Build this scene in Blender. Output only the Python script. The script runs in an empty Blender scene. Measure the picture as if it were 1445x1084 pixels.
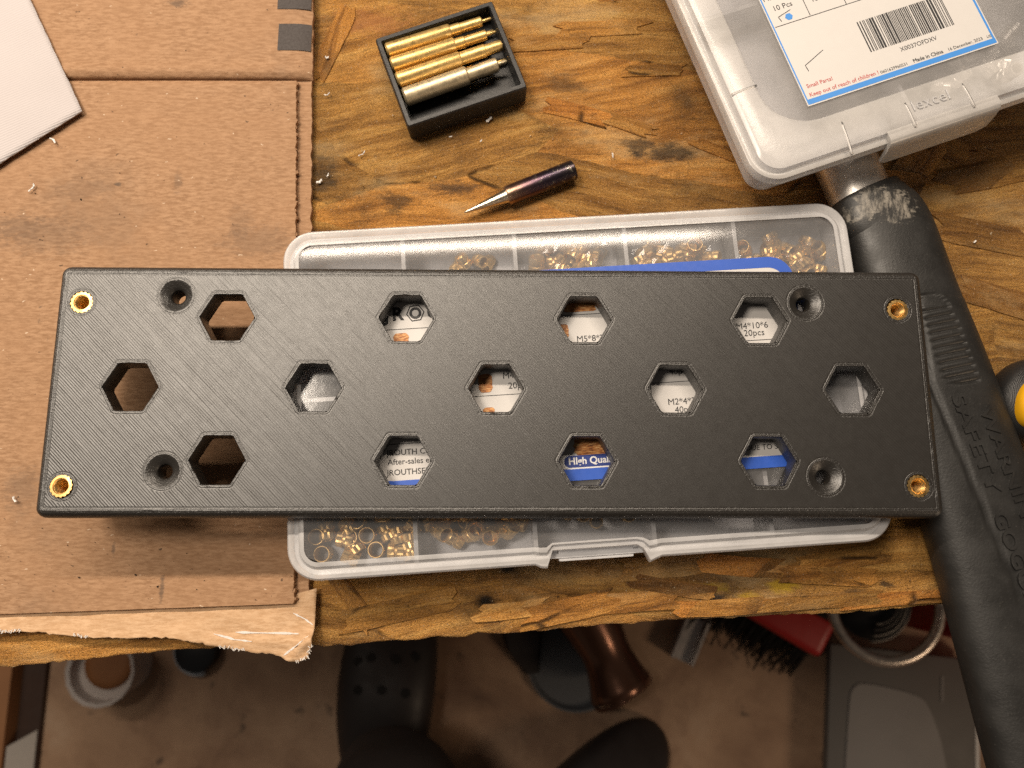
import bpy, bmesh, math, random
from mathutils import Vector, Matrix, noise as mnoise
from mathutils.geometry import delaunay_2d_cdt

R = math.radians
random.seed(11)
MM = 0.001
SC = bpy.context.scene
COL = SC.collection

# ------------------------------------------------------------------ camera
FPX, PITCH, CAMZ = 1085.0, R(10.6), 0.238
cd = bpy.data.cameras.new("camera")
cd.sensor_width = 36.0
cd.lens = 36.0 * FPX / 1445.0
cd.clip_start, cd.clip_end = 0.01, 50.0
cd.dof.use_dof = True
cd.dof.focus_distance = 0.224
cd.dof.aperture_fstop = 16.0
cam = bpy.data.objects.new("camera", cd)
cam.location = (0, 0, CAMZ)
cam.rotation_euler = (PITCH, 0, 0)
COL.objects.link(cam)
SC.camera = cam

# ------------------------------------------------------------------ world and lamps
w = bpy.data.worlds.new("World")
SC.world = w
w.use_nodes = True
bg = w.node_tree.nodes["Background"]
bg.inputs[0].default_value = (1.0, 0.86, 0.74, 1)
bg.inputs[1].default_value = 0.045


def area(name, loc, target, sx, sy, power, color, shape='RECTANGLE'):
    ld = bpy.data.lights.new(name, 'AREA')
    ld.shape = shape
    ld.size = sx
    if shape in ('RECTANGLE', 'ELLIPSE'):
        ld.size_y = sy
    ld.energy = power
    ld.color = color
    o = bpy.data.objects.new(name, ld)
    o.location = loc
    d = Vector(target) - Vector(loc)
    o.rotation_euler = d.to_track_quat('-Z', 'Y').to_euler()
    COL.objects.link(o)
    return o


# long tube lamp over the back of the bench, then two added fill lamps
area("bench_tube_lamp", (-0.34, 0.365, 0.56), (-0.34, 0.03, 0.0), 1.15, 0.028, 6.6, (1.0, 0.85, 0.685))
area("sheen_fill_lamp", (-0.46, 0.24, 1.10), (-0.02, 0.04, 0.0), 0.30, 0.30, 7.4, (1.0, 0.87, 0.72), 'DISK')  # added lamp, there only for the sheen on the plate's left half
area("floor_fill_lamp", (1.45, -0.95, 0.42), (0.0, -0.25, -0.72), 0.35, 0.35, 4.6, (1.0, 0.75, 0.52), 'DISK')  # added low at the side in place of ceiling lights, to brighten the floor

vs = SC.view_settings
vs.view_transform = 'Standard'
vs.look = 'None'
vs.exposure = 0.13
vs.gamma = 1.0
vs.use_curve_mapping = False
SC.render.engine = 'CYCLES'
SC.cycles.use_denoising = False      # keep the fine grain of wood and print lines
SC.cycles.use_adaptive_sampling = False
SC.cycles.sample_clamp_direct = 12.0
SC.cycles.max_bounces = 10
SC.cycles.transparent_max_bounces = 24
SC.cycles.caustics_reflective = False
SC.cycles.caustics_refractive = False
SC.cycles.sample_clamp_indirect = 6.0


# ------------------------------------------------------------------ pixel of the photograph -> point on a plane in the room
def P(px, py, z=0.0, sx=0.0):
    v = ((px - 722.5) / FPX, -(py - 542.0) / FPX, -1.0)
    c, s = math.cos(PITCH), math.sin(PITCH)
    r = (v[0], c * v[1] - s * v[2], s * v[1] + c * v[2])
    k = (z - CAMZ) / (r[2] - sx * r[0])
    return Vector((r[0] * k, r[1] * k, CAMZ + r[2] * k))


# ------------------------------------------------------------------ object helpers
def link(o, parent=None):
    COL.objects.link(o)
    if parent is not None:
        o.parent = parent
    return o


def thing(name, label, cat, loc=(0, 0, 0), rot=(0, 0, 0), group=None):
    o = bpy.data.objects.new(name, None)
    o.empty_display_size = 0.01
    o.location = loc
    o.rotation_euler = rot
    return tag(link(o), label, cat, group)


def tag(o, label, cat, group=None):
    o["label"] = label
    o["category"] = cat
    if group:
        o["group"] = group
    return o


def matrix_of(o):
    return Matrix.Translation(o.location) @ o.rotation_euler.to_matrix().to_4x4()


def mesh(name, verts, faces, m=None, parent=None, smooth=False, loc=None, auto=None):
    me = bpy.data.meshes.new(name)
    me.from_pydata([tuple(v) for v in verts], [], faces)
    me.update()
    o = bpy.data.objects.new(name, me)
    if m:
        me.materials.append(m)
    if smooth:
        me.polygons.foreach_set("use_smooth", [True] * len(me.polygons))
        if auto:
            me.set_sharp_from_angle(angle=R(auto))
    if loc is not None:
        o.location = loc
    return link(o, parent)


def fix_normals(o):
    bm = bmesh.new()
    bm.from_mesh(o.data)
    bmesh.ops.recalc_face_normals(bm, faces=bm.faces)
    bm.to_mesh(o.data)
    bm.free()
    return o


def loft(loops, closed=True, cap0=True, cap1=True):
    """loops: list of equally long vertex loops -> verts, faces"""
    n = len(loops[0])
    V = [v for l in loops for v in l]
    F = []
    for i in range(len(loops) - 1):
        for j in range(n if closed else n - 1):
            k = (j + 1) % n
            F.append((i * n + j, i * n + k, (i + 1) * n + k, (i + 1) * n + j))
    if cap0:
        F.append(tuple(range(n - 1, -1, -1)))
    if cap1:
        b = (len(loops) - 1) * n
        F.append(tuple(b + j for j in range(n)))
    return V, F


def lathe(prof, seg=32, axis='Z', cap0=True, cap1=True, teeth=None):
    """prof: (r, h) in metres; teeth: index -> function(angle) scaling the radius"""
    loops = []
    for q, (r, h) in enumerate(prof):
        l = []
        for j in range(seg):
            a = 2 * math.pi * j / seg
            rr = r * (teeth(q, j) if teeth else 1)
            x, y = rr * math.cos(a), rr * math.sin(a)
            l.append((x, y, h) if axis == 'Z' else (h, x, y))
        loops.append(l)
    return loft(loops, True, cap0, cap1)


def rrect(wd, dp, r, per=8, side=1):
    """rounded rectangle loop, counter-clockwise, side = extra points along each side"""
    pts = []
    r = min(r, wd / 2 - 1e-6, dp / 2 - 1e-6)
    cs = [(wd / 2 - r, -dp / 2 + r, -90), (wd / 2 - r, dp / 2 - r, 0), (-wd / 2 + r, dp / 2 - r, 90), (-wd / 2 + r, -dp / 2 + r, 180)]
    for q, (cx, cy, a0) in enumerate(cs):
        for k in range(per + 1):
            a = R(a0 + 90 * k / per)
            pts.append((cx + r * math.cos(a), cy + r * math.sin(a)))
        nx = cs[(q + 1) % 4]
        a = R(nx[2])
        e = (nx[0] + r * math.cos(a), nx[1] + r * math.sin(a))
        s = pts[-1]
        for k in range(1, side):
            pts.append((s[0] + (e[0] - s[0]) * k / side, s[1] + (e[1] - s[1]) * k / side))
    return pts


def box(x0, x1, y0, y1, z0, z1):
    V = [(x0, y0, z0), (x1, y0, z0), (x1, y1, z0), (x0, y1, z0), (x0, y0, z1), (x1, y0, z1), (x1, y1, z1), (x0, y1, z1)]
    F = [(3, 2, 1, 0), (4, 5, 6, 7), (0, 1, 5, 4), (1, 2, 6, 5), (2, 3, 7, 6), (3, 0, 4, 7)]
    return V, F


def bevelled(o, wd, seg=2):
    bm = bmesh.new()
    bm.from_mesh(o.data)
    bmesh.ops.bevel(bm, geom=bm.edges[:], offset=wd, segments=seg, affect='EDGES', profile=0.6)
    bm.to_mesh(o.data)
    bm.free()
    o.data.polygons.foreach_set("use_smooth", [True] * len(o.data.polygons))
    o.data.set_sharp_from_angle(angle=R(40))
    return o


def tube(path, rad, seg=12, caps=True):
    """tube along a list of Vectors; rad number or list"""
    loops = []
    up = Vector((0, 0, 1))
    for i, p in enumerate(path):
        a = path[max(i - 1, 0)]
        b = path[min(i + 1, len(path) - 1)]
        t = (b - a).normalized()
        s = t.cross(up)
        if s.length < 1e-4:
            s = t.cross(Vector((0, 1, 0)))
        s.normalize()
        u = s.cross(t).normalized()
        r = rad[i] if isinstance(rad, (list, tuple)) else rad
        loops.append([p + s * (r * math.cos(2 * math.pi * j / seg)) + u * (r * math.sin(2 * math.pi * j / seg)) for j in range(seg)])
    return loft(loops, True, caps, caps)


def ngon_prism(pts, z0, z1):
    n = len(pts)
    V = [(x, y, z0) for x, y in pts] + [(x, y, z1) for x, y in pts]
    F = [tuple(range(n - 1, -1, -1)), tuple(range(n, 2 * n))]
    F += [(i, (i + 1) % n, n + (i + 1) % n, n + i) for i in range(n)]
    return V, F


class Build:
    """collects pieces into one mesh"""
    def __init__(s):
        s.V, s.F = [], []

    def add(s, vf, mtx=None):
        b = len(s.V)
        s.V += [(mtx @ Vector(v)) if mtx is not None else Vector(v) for v in vf[0]]
        s.F += [tuple(i + b for i in f) for f in vf[1]]
        return s

    def make(s, name, m, parent=None, smooth=False, auto=None):
        return mesh(name, s.V, s.F, m, parent, smooth, auto=auto)


def text_vf(body, size, align='LEFT', extrude=0.0, bold=0.0, spacing=1.0, bevel=0.0, shear=0.0):
    c = bpy.data.curves.new("t", 'FONT')
    c.body = body
    c.size = size
    c.align_x = align
    c.align_y = 'CENTER'
    c.extrude = extrude
    c.offset = bold
    c.space_character = spacing
    c.bevel_depth = bevel
    c.shear = shear
    c.resolution_u = 3
    o = bpy.data.objects.new("t", c)
    COL.objects.link(o)
    dg = bpy.context.evaluated_depsgraph_get()
    me = bpy.data.meshes.new_from_object(o.evaluated_get(dg))
    V = [v.co.copy() for v in me.vertices]
    F = [tuple(p.vertices) for p in me.polygons]
    bpy.data.objects.remove(o)
    bpy.data.curves.remove(c)
    bpy.data.meshes.remove(me)
    return V, F


# ------------------------------------------------------------------ node helpers
def new_mat(name):
    m = bpy.data.materials.new(name)
    m.use_nodes = True
    t = m.node_tree
    t.nodes.clear()
    return m, t


def nd(t, typ, ins=None, **kw):
    n = t.nodes.new(typ)
    for k, v in kw.items():
        setattr(n, k, v)
    for k, v in (ins or {}).items():
        s = n.inputs[k]
        if isinstance(v, bpy.types.NodeSocket):
            t.links.new(v, s)
        else:
            if s.type == 'RGBA' and len(v) == 3:
                v = (*v, 1)
            s.default_value = v
    return n


def mth(t, op, a, b=0.0, c=0.0, clamp=False):
    return nd(t, 'ShaderNodeMath', {0: a, 1: b, 2: c}, operation=op, use_clamp=clamp).outputs[0]


def vmath(t, op, a, b=(0, 0, 0)):
    return nd(t, 'ShaderNodeVectorMath', {0: a, 1: b}, operation=op).outputs[0]


def coords(t, world=False, rand=0.0):
    """object (or world) position in millimetres"""
    src = nd(t, 'ShaderNodeNewGeometry').outputs['Position'] if world else nd(t, 'ShaderNodeTexCoord').outputs['Object']
    v = vmath(t, 'MULTIPLY', src, (1000, 1000, 1000))
    if rand:
        r = nd(t, 'ShaderNodeObjectInfo').outputs['Random']
        r = mth(t, 'MULTIPLY', r, rand)
        v = vmath(t, 'ADD', v, nd(t, 'ShaderNodeCombineXYZ', {0: r, 1: r, 2: r}).outputs[0])
    return v


def noi(t, v, scale, detail=4.0, rough=0.55, dist=0.0, out='Fac'):
    return nd(t, 'ShaderNodeTexNoise', {'Vector': v, 'Scale': scale, 'Detail': detail, 'Roughness': rough, 'Distortion': dist}).outputs[out]


def rng(t, v, a, b, c=0.0, d=1.0, smooth=True):
    return nd(t, 'ShaderNodeMapRange', {'Value': v, 'From Min': a, 'From Max': b, 'To Min': c, 'To Max': d},
              interpolation_type='SMOOTHSTEP' if smooth else 'LINEAR').outputs[0]


def mixc(t, fac, a, b, blend='MIX'):
    n = nd(t, 'ShaderNodeMix', data_type='RGBA', blend_type=blend)
    for i, v in ((0, fac), (6, a), (7, b)):
        if isinstance(v, bpy.types.NodeSocket):
            t.links.new(v, n.inputs[i])
        else:
            n.inputs[i].default_value = v if not hasattr(v, '__len__') or len(v) == 4 else (*v, 1)
    return n.outputs[2]


def ramp(t, fac, stops):
    n = nd(t, 'ShaderNodeValToRGB', {0: fac})
    e = n.color_ramp.elements
    while len(e) < len(stops):
        e.new(0.5)
    for q, (p, c) in zip(e, stops):
        q.position = p
        q.color = (*c, 1)
    return n.outputs[0]


def bump(t, h, strength=0.5, dist=0.0003, normal=None):
    ins = {'Height': h, 'Strength': strength, 'Distance': dist}
    if normal is not None:
        ins['Normal'] = normal
    return nd(t, 'ShaderNodeBump', ins).outputs[0]


def stretch(t, v, sx, sy, sz, ang=0.0):
    return nd(t, 'ShaderNodeMapping', {'Vector': v, 'Rotation': (0, 0, ang), 'Scale': (sx, sy, sz)}, vector_type='POINT').outputs[0]


def finish(m, t, **ins):
    b = nd(t, 'ShaderNodeBsdfPrincipled', {k.replace('_', ' '): v for k, v in ins.items()})
    o = nd(t, 'ShaderNodeOutputMaterial')
    t.links.new(b.outputs[0], o.inputs[0])
    return m


def blob(t, v, cx, cy, rx, ry, wob=0.5, ns=0.25, soft=0.35):
    """stain mask: 1 inside an uneven patch at (cx, cy) mm"""
    d = vmath(t, 'SUBTRACT', v, (cx, cy, 0))
    d = vmath(t, 'MULTIPLY', d, (1 / rx, 1 / ry, 0))
    l = nd(t, 'ShaderNodeVectorMath', {0: d}, operation='LENGTH').outputs['Value']
    n = noi(t, stretch(t, v, 0.6, 1.3, 1), ns, 9, 0.78)
    l = mth(t, 'ADD', l, mth(t, 'MULTIPLY', mth(t, 'SUBTRACT', n, 0.5), wob * 5))
    return rng(t, l, 1.0 - soft, 1.0, 1.0, 0.0)


# ------------------------------------------------------------------ materials
def mat_wood(flake=False):
    m, t = new_mat("flake_wood" if flake else "bench_wood")
    v = coords(t, world=not flake, rand=900.0 if flake else 0)
    wob = noi(t, v, 0.03, 3, 0.5, out='Color')
    vd = vmath(t, 'ADD', v, vmath(t, 'MULTIPLY', vmath(t, 'SUBTRACT', wob, (0.5, 0.5, 0.5)), (12, 7, 0)))
    # strands: cells of a stretched Voronoi, each with its own grain direction and tint
    cell = stretch(t, vd, 0.013, 0.040, 0.0, R(-6))
    vo = nd(t, 'ShaderNodeTexVoronoi', {'Vector': cell, 'Scale': 1.0, 'Randomness': 1.0}, voronoi_dimensions='2D')
    ve = nd(t, 'ShaderNodeTexVoronoi', {'Vector': cell, 'Scale': 1.0, 'Randomness': 1.0}, voronoi_dimensions='2D', feature='DISTANCE_TO_EDGE').outputs['Distance']
    rnd = nd(t, 'ShaderNodeSeparateColor', {0: vo.outputs['Color']})
    ang = rng(t, rnd.outputs[0], 0, 1, -0.26, 0.20, False)
    vr = nd(t, 'ShaderNodeVectorRotate', {'Vector': vd, 'Angle': ang}, rotation_type='Z_AXIS').outputs[0]
    fine = noi(t, stretch(t, vr, 0.16, 1.7, 0), 1.0, 9, 0.82)
    mid = noi(t, stretch(t, vr, 0.020, 0.25, 0), 1.0, 8, 0.66, 0.12)
    c = ramp(t, mid, [(0.26, (0.11, 0.054, 0.018)), (0.40, (0.26, 0.136, 0.043)), (0.52, (0.42, 0.236, 0.080)), (0.68, (0.56, 0.36, 0.15))])
    tint = ramp(t, rnd.outputs[1], [(0.0, (0.50, 0.46, 0.42)), (0.3, (0.86, 0.84, 0.80)), (0.62, (1.0, 0.98, 0.92)), (0.85, (1.05, 0.90, 0.76)), (1.0, (1.15, 1.12, 1.05))])
    c = mixc(t, 1.0, c, tint, 'MULTIPLY')
    c = mixc(t, rng(t, fine, 0.50, 0.30, 0, 0.75), c, (0.07, 0.036, 0.013))
    c = mixc(t, rng(t, fine, 0.55, 0.70, 0, 0.65), c, (0.60, 0.42, 0.20))
    dirt = noi(t, vd, 0.022, 8, 0.68)
    c = mixc(t, rng(t, dirt, 0.49, 0.72, 0, 0.80), c, (0.062, 0.040, 0.022))
    gr = noi(t, stretch(t, v, 0.11, 0.2, 0), 1.0, 7, 0.72, 0.8)
    c = mixc(t, rng(t, gr, 0.56, 0.76, 0, 0.60), c, (0.055, 0.036, 0.022))
    c = mixc(t, rng(t, noi(t, v, 0.9, 5, 0.7), 0.62, 0.75, 0, 0.5), c, (0.05, 0.027, 0.012))
    pore = noi(t, stretch(t, vr, 0.5, 2.6, 0), 1.0, 6, 0.8)
    c = mixc(t, rng(t, pore, 0.56, 0.66, 0, 0.65), c, (0.055, 0.030, 0.013))
    c = mixc(t, rng(t, pore, 0.42, 0.33, 0, 0.45), c, (0.66, 0.46, 0.22))
    gl_ = noi(t, stretch(t, vr, 0.035, 0.9, 0), 1.0, 7, 0.7)
    c = mixc(t, rng(t, gl_, 0.56, 0.66, 0, 0.5), c, (0.07, 0.040, 0.018))
    crack = mth(t, 'MULTIPLY', rng(t, ve, 0.028, 0.0), rng(t, noi(t, v, 0.06, 3), 0.52, 0.66))
    c = mixc(t, mth(t, 'MULTIPLY', crack, 0.85), c, (0.022, 0.012, 0.006))
    sk = noi(t, stretch(t, vr, 1.0, 2.0, 0), 1.6, 5, 0.85)
    c = mixc(t, 1.0, c, ramp(t, sk, [(0.34, (0.30, 0.26, 0.22)), (0.5, (1.0, 1.0, 1.0)), (0.66, (1.65, 1.6, 1.5))]), 'MULTIPLY')
    c = mixc(t, 1.0, c, (1.32, 1.23, 0.95), 'MULTIPLY')
    worn = noi(t, stretch(t, v, 0.018, 0.045, 0), 1.0, 7, 0.66)
    c = mixc(t, rng(t, worn, 0.50, 0.66, 0, 0.42), c, (0.66, 0.47, 0.235))
    c = mixc(t, rng(t, worn, 0.44, 0.30, 0, 0.5), c, (0.10, 0.058, 0.028))
    # pale crumbs of wood and plastic dust
    sp = nd(t, 'ShaderNodeTexVoronoi', {'Vector': v, 'Scale': 0.42, 'Randomness': 1.0}, voronoi_dimensions='2D')
    spm = mth(t, 'MULTIPLY', rng(t, sp.outputs['Distance'], 0.09, 0.03), mth(t, 'GREATER_THAN', nd(t, 'ShaderNodeSeparateColor', {0: sp.outputs['Color']}).outputs[0], 0.88))
    c = mixc(t, mth(t, 'MULTIPLY', spm, 0.7), c, (0.62, 0.50, 0.36))
    if not flake:
        for (px, py, rx, ry, col, f) in [
                (1105, 828, 6, 2.6, (0.62, 0.40, 0.02), 0.75), (1000, 832, 9, 2.2, (0.55, 0.36, 0.03), 0.55), (1060, 845, 4, 3, (0.60, 0.38, 0.02), 0.6),
                (1008, 844, 6, 3.4, (0.022, 0.020, 0.020), 0.9), (1167, 797, 3.4, 3.2, (0.015, 0.013, 0.012), 0.95), (1252, 823, 3, 2, (0.02, 0.018, 0.016), 0.8),
                (1210, 838, 6, 2, (0.03, 0.024, 0.018), 0.7), (985, 795, 9, 2.8, (0.02, 0.017, 0.013), 0.8),
                (940, 215, 13, 5, (0.03, 0.024, 0.018), 0.8), (900, 205, 7, 4, (0.035, 0.028, 0.02), 0.7), (640, 265, 11, 4, (0.05, 0.036, 0.026), 0.75),
                (800, 120, 8, 5, (0.06, 0.035, 0.018), 0.6), (1340, 195, 9, 5, (0.03, 0.02, 0.012), 0.8), (560, 285, 7, 5, (0.045, 0.032, 0.02), 0.7),
                (455, 250, 6, 9, (0.05, 0.036, 0.022), 0.7), (700, 885, 5, 5, (0.05, 0.03, 0.016), 0.5),
                (520, 30, 15, 7, (0.42, 0.165, 0.06), 0.6), (790, 155, 9, 3, (0.40, 0.17, 0.06), 0.6), (1375, 215, 10, 8, (0.30, 0.13, 0.04), 0.5)]:
            p = P(px, py) * 1000
            c = mixc(t, mth(t, 'MULTIPLY', blob(t, v, p.x, p.y, rx * 1.1, ry, 0.6, 0.3, 0.8), f), c, col)
        for (px, py, r0) in [(685, 851, 5.4), (715, 800, 4.2)]:          # a burnt knot at the front edge
            p = P(px, py) * 1000
            ring = blob(t, v, p.x, p.y, r0 * 1.7, r0 * 1.1, 0.30, 0.45, 0.9)
            core = blob(t, v, p.x, p.y, r0 * 0.60, r0 * 0.52, 0.35, 0.8, 0.6)
            c = mixc(t, mth(t, 'MULTIPLY', ring, 0.75), c, (0.045, 0.024, 0.010))
            c = mixc(t, mth(t, 'MULTIPLY', core, 0.95), c, (0.012, 0.008, 0.005))
    else:
        o = nd(t, 'ShaderNodeObjectInfo').outputs['Random']
        c = mixc(t, 1.0, c, ramp(t, o, [(0, (0.80, 0.76, 0.70)), (0.45, (1.0, 0.97, 0.92)), (0.75, (1.06, 0.93, 0.80)), (1, (1.1, 1.06, 1.0))]), 'MULTIPLY')
    h = mth(t, 'ADD', mth(t, 'MULTIPLY', fine, 0.6), mth(t, 'SUBTRACT', mth(t, 'MULTIPLY', mid, 0.7), mth(t, 'MULTIPLY', crack, 1.1)))
    h = mth(t, 'ADD', h, mth(t, 'MULTIPLY', noi(t, v, 0.9, 7, 0.8), 0.6))
    h = mth(t, 'ADD', mth(t, 'SUBTRACT', h, mth(t, 'MULTIPLY', pore, 0.5)), mth(t, 'MULTIPLY', sk, 0.35))
    ro = rng(t, fine, 0.3, 0.7, 0.30, 0.52)
    return finish(m, t, Base_Color=c, Roughness=ro, Normal=bump(t, h, 1.0, 0.0009), Specular_IOR_Level=0.5)


def mat_cardboard(name, base=(0.365, 0.207, 0.112), light=(0.435, 0.265, 0.155), dark=(0.275, 0.152, 0.080), stains=True):
    m, t = new_mat(name)
    v = coords(t, world=True)
    f1 = noi(t, stretch(t, v, 0.30, 1.2, 0.5, R(12)), 1.0, 7, 0.75)
    f2 = noi(t, v, 0.05, 5, 0.6)
    c = mixc(t, rng(t, f1, 0.36, 0.64), dark, light)
    c = mixc(t, rng(t, f2, 0.35, 0.65, 0.05, 0.40), c, base)
    if stains:
        st = noi(t, v, 0.017, 7, 0.66)
        c = mixc(t, rng(t, st, 0.54, 0.72, 0, 0.32), c, (0.15, 0.105, 0.075))
        sm = noi(t, v, 0.12, 6, 0.7)
        c = mixc(t, rng(t, sm, 0.66, 0.74, 0, 0.55), c, (0.10, 0.072, 0.055))
        for (px, py, rx, ry, f) in [(118, 268, 12, 5, .22), (250, 257, 2.0, 5, .35), (166, 260, 1.4, 1.0, .7), (20, 320, 14, 6, .25), (340, 310, 5, 8, .2), (360, 340, 16, 7, .3), (160, 775, 0.8, 3.0, .5), (228, 830, 0.9, 5.0, .6), (120, 870, 1.5, 1.3, .8), (30, 690, 7, 9, .3), (250, 5, 5, 2, .6), (60, 330, 22, 9, .28)]:
            p = P(px, py, 0.0045) * 1000
            c = mixc(t, mth(t, 'MULTIPLY', blob(t, v, p.x, p.y, rx, ry, 0.6, 0.6, 0.7), f), c, (0.075, 0.058, 0.048))
        for sc, lim, col, seed in ((0.30, 0.95, (0.05, 0.032, 0.022), 0), (0.45, 0.95, (0.70, 0.56, 0.42), 31), (0.8, 0.90, (0.13, 0.07, 0.04), 57)):
            sv = vmath(t, 'ADD', vmath(t, 'ADD', stretch(t, v, 0.6, 1, 1, R(18)), vmath(t, 'MULTIPLY', noi(t, v, 0.8, 2, 0.5, 0, 'Color'), (1.6, 1.6, 0))), (seed, seed, 0))
            sp = nd(t, 'ShaderNodeTexVoronoi', {'Vector': sv, 'Scale': sc, 'Randomness': 1.0}, voronoi_dimensions='2D')
            k = mth(t, 'MULTIPLY', rng(t, sp.outputs['Distance'], 0.10, 0.04), mth(t, 'GREATER_THAN', nd(t, 'ShaderNodeSeparateColor', {0: sp.outputs['Color']}).outputs[0], lim))
            c = mixc(t, mth(t, 'MULTIPLY', k, 0.8), c, col)
    h = mth(t, 'ADD', f1, mth(t, 'MULTIPLY', noi(t, v, 0.2, 3), 1.2))
    return finish(m, t, Base_Color=c, Roughness=0.78, Normal=bump(t, h, 0.6, 0.00028), Specular_IOR_Level=0.25)


def mat_simple(name, col, rough=0.5, metal=0.0, var=0.15, vs_=0.3, bmp=0.0, bs=1.0, spec=0.5, world=False, **kw):
    m, t = new_mat(name)
    v = coords(t, world=world)
    n = noi(t, v, vs_, 5, 0.6)
    c = mixc(t, n, tuple(x * (1 - var) for x in col), tuple(min(x * (1 + var), 1) for x in col))
    ins = dict(Base_Color=c, Roughness=rng(t, noi(t, v, vs_ * 2.3, 4), 0.25, 0.75, rough * 0.85, min(rough * 1.15, 1)), Metallic=metal, Specular_IOR_Level=spec)
    if bmp:
        ins['Normal'] = bump(t, noi(t, v, bs, 4, 0.6), bmp, 0.0003)
    ins.update(kw)
    return finish(m, t, **ins)


def mat_plastic(name, milky, rough=0.25, col=(0.80, 0.80, 0.82), scratch=0.0, clear=(0.93, 0.93, 0.94), rip=0.12):
    """translucent polypropylene: part see-through, part milky, with a soft surface gloss"""
    m, t = new_mat(name)
    v = coords(t)
    n = noi(t, v, 0.10, 4, 0.6)
    df = nd(t, 'ShaderNodeBsdfDiffuse', {0: (*col, 1)}).outputs[0]
    tl = nd(t, 'ShaderNodeBsdfTranslucent', {0: (*col, 1)}).outputs[0]
    milk = nd(t, 'ShaderNodeMixShader', {0: 0.25, 1: df, 2: tl}).outputs[0]
    tr = nd(t, 'ShaderNodeBsdfTransparent', {0: (*clear, 1)}).outputs[0]
    fac = rng(t, n, 0.3, 0.7, max(milky * 0.85, 0), min(milky * 1.15, 1), False)
    if scratch:
        s1 = noi(t, stretch(t, v, 0.04, 2.2, 1, R(35)), 1.0, 3, 0.6)
        s2 = noi(t, stretch(t, v, 0.05, 1.8, 1, R(-20)), 1.0, 3, 0.6)
        s = mth(t, 'MAXIMUM', rng(t, s1, 0.66, 0.74), rng(t, s2, 0.68, 0.76))
        fac = mth(t, 'ADD', fac, mth(t, 'MULTIPLY', s, scratch), clamp=True)
    body = nd(t, 'ShaderNodeMixShader', {0: fac, 1: tr, 2: milk}).outputs[0]
    nb = bump(t, noi(t, v, 0.35, 4, 0.6), rip, 0.0004)
    gl = nd(t, 'ShaderNodeBsdfGlossy', {'Color': (1, 1, 1, 1), 'Roughness': rough, 'Normal': nb}).outputs[0]
    fr = nd(t, 'ShaderNodeFresnel', {'IOR': 1.45}).outputs[0]
    out = nd(t, 'ShaderNodeMixShader', {0: mth(t, 'MULTIPLY', fr, 0.9), 1: body, 2: gl}).outputs[0]
    o = nd(t, 'ShaderNodeOutputMaterial')
    t.links.new(out, o.inputs[0])
    return m


def mat_print():
    """black printed plastic; 'edge_dist' (mm from the nearest outline) draws the outline beads, the rest is diagonal infill"""
    m, t = new_mat("printed_black_plastic")
    v = coords(t)
    d = nd(t, 'ShaderNodeAttribute', attribute_name='edge_dist').outputs['Fac']
    n1 = noi(t, v, 0.9, 3, 0.6)
    n2 = noi(t, v, 0.05, 4, 0.6)
    n3 = noi(t, v, 2.6, 3, 0.7)
    sp = nd(t, 'ShaderNodeSeparateXYZ', {0: v})
    dg = mth(t, 'ADD', mth(t, 'ADD', sp.outputs[0], sp.outputs[1]), mth(t, 'MULTIPLY', n1, 0.16))
    infill = mth(t, 'MULTIPLY_ADD', mth(t, 'SINE', mth(t, 'MULTIPLY', dg, 2 * math.pi / 0.90)), 0.5, 0.5)
    ring = mth(t, 'MULTIPLY_ADD', mth(t, 'SINE', mth(t, 'MULTIPLY', mth(t, 'ADD', d, mth(t, 'MULTIPLY', n1, 0.06)), 2 * math.pi / 0.45)), 0.5, 0.5)
    isin = rng(t, d, 0.98, 1.12)
    df_ = mth(t, 'SUBTRACT', sp.outputs[0], sp.outputs[1])
    streak = noi(t, nd(t, 'ShaderNodeCombineXYZ', {0: mth(t, 'MULTIPLY', dg, 0.55), 1: mth(t, 'MULTIPLY', df_, 0.012), 2: 0.0}).outputs[0], 1.0, 4, 0.7)
    # along the outline beads the head stuttered: short blips
    blip = rng(t, noi(t, v, 1.7, 2, 0.6), 0.45, 0.7)
    amp = rng(t, n2, 0.35, 0.65, 0.8, 1.0)
    hin = mth(t, 'ADD', mth(t, 'MULTIPLY', infill, amp), mth(t, 'ADD', mth(t, 'MULTIPLY', n3, 0.45), mth(t, 'MULTIPLY', streak, 3.0)))
    hed = mth(t, 'ADD', ring, mth(t, 'MULTIPLY', blip, 1.0))
    h = nd(t, 'ShaderNodeMix', {0: isin, 2: hed, 3: hin}).outputs[0]
    c = mixc(t, n3, (0.011, 0.0095, 0.008), (0.021, 0.018, 0.0155))
    c = mixc(t, rng(t, noi(t, v, 3.5, 2), 0.68, 0.76, 0, 0.25), c, (0.20, 0.19, 0.18))
    ro = rng(t, noi(t, v, 0.4, 4), 0.3, 0.7, 0.395, 0.425)
    return finish(m, t, Base_Color=c, Roughness=ro, Specular_IOR_Level=1.0, Normal=bump(t, h, 1.0, 0.000035))


def mat_brass(name, col, rough=0.22, dirt=0.3, metal=1.0):
    m, t = new_mat(name)
    v = coords(t, rand=300)
    n = noi(t, v, 0.5, 5, 0.65)
    c = mixc(t, rng(t, n, 0.35, 0.7, 0, dirt), col, tuple(x * 0.45 for x in col))
    ln = noi(t, stretch(t, v, 6.0, 0.15, 0.15), 1.0, 3, 0.6)
    return finish(m, t, Base_Color=c, Metallic=metal, Roughness=rng(t, n, 0.3, 0.7, rough * 0.8, rough * 1.3), Normal=bump(t, ln, 0.03, 0.0001))


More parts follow.
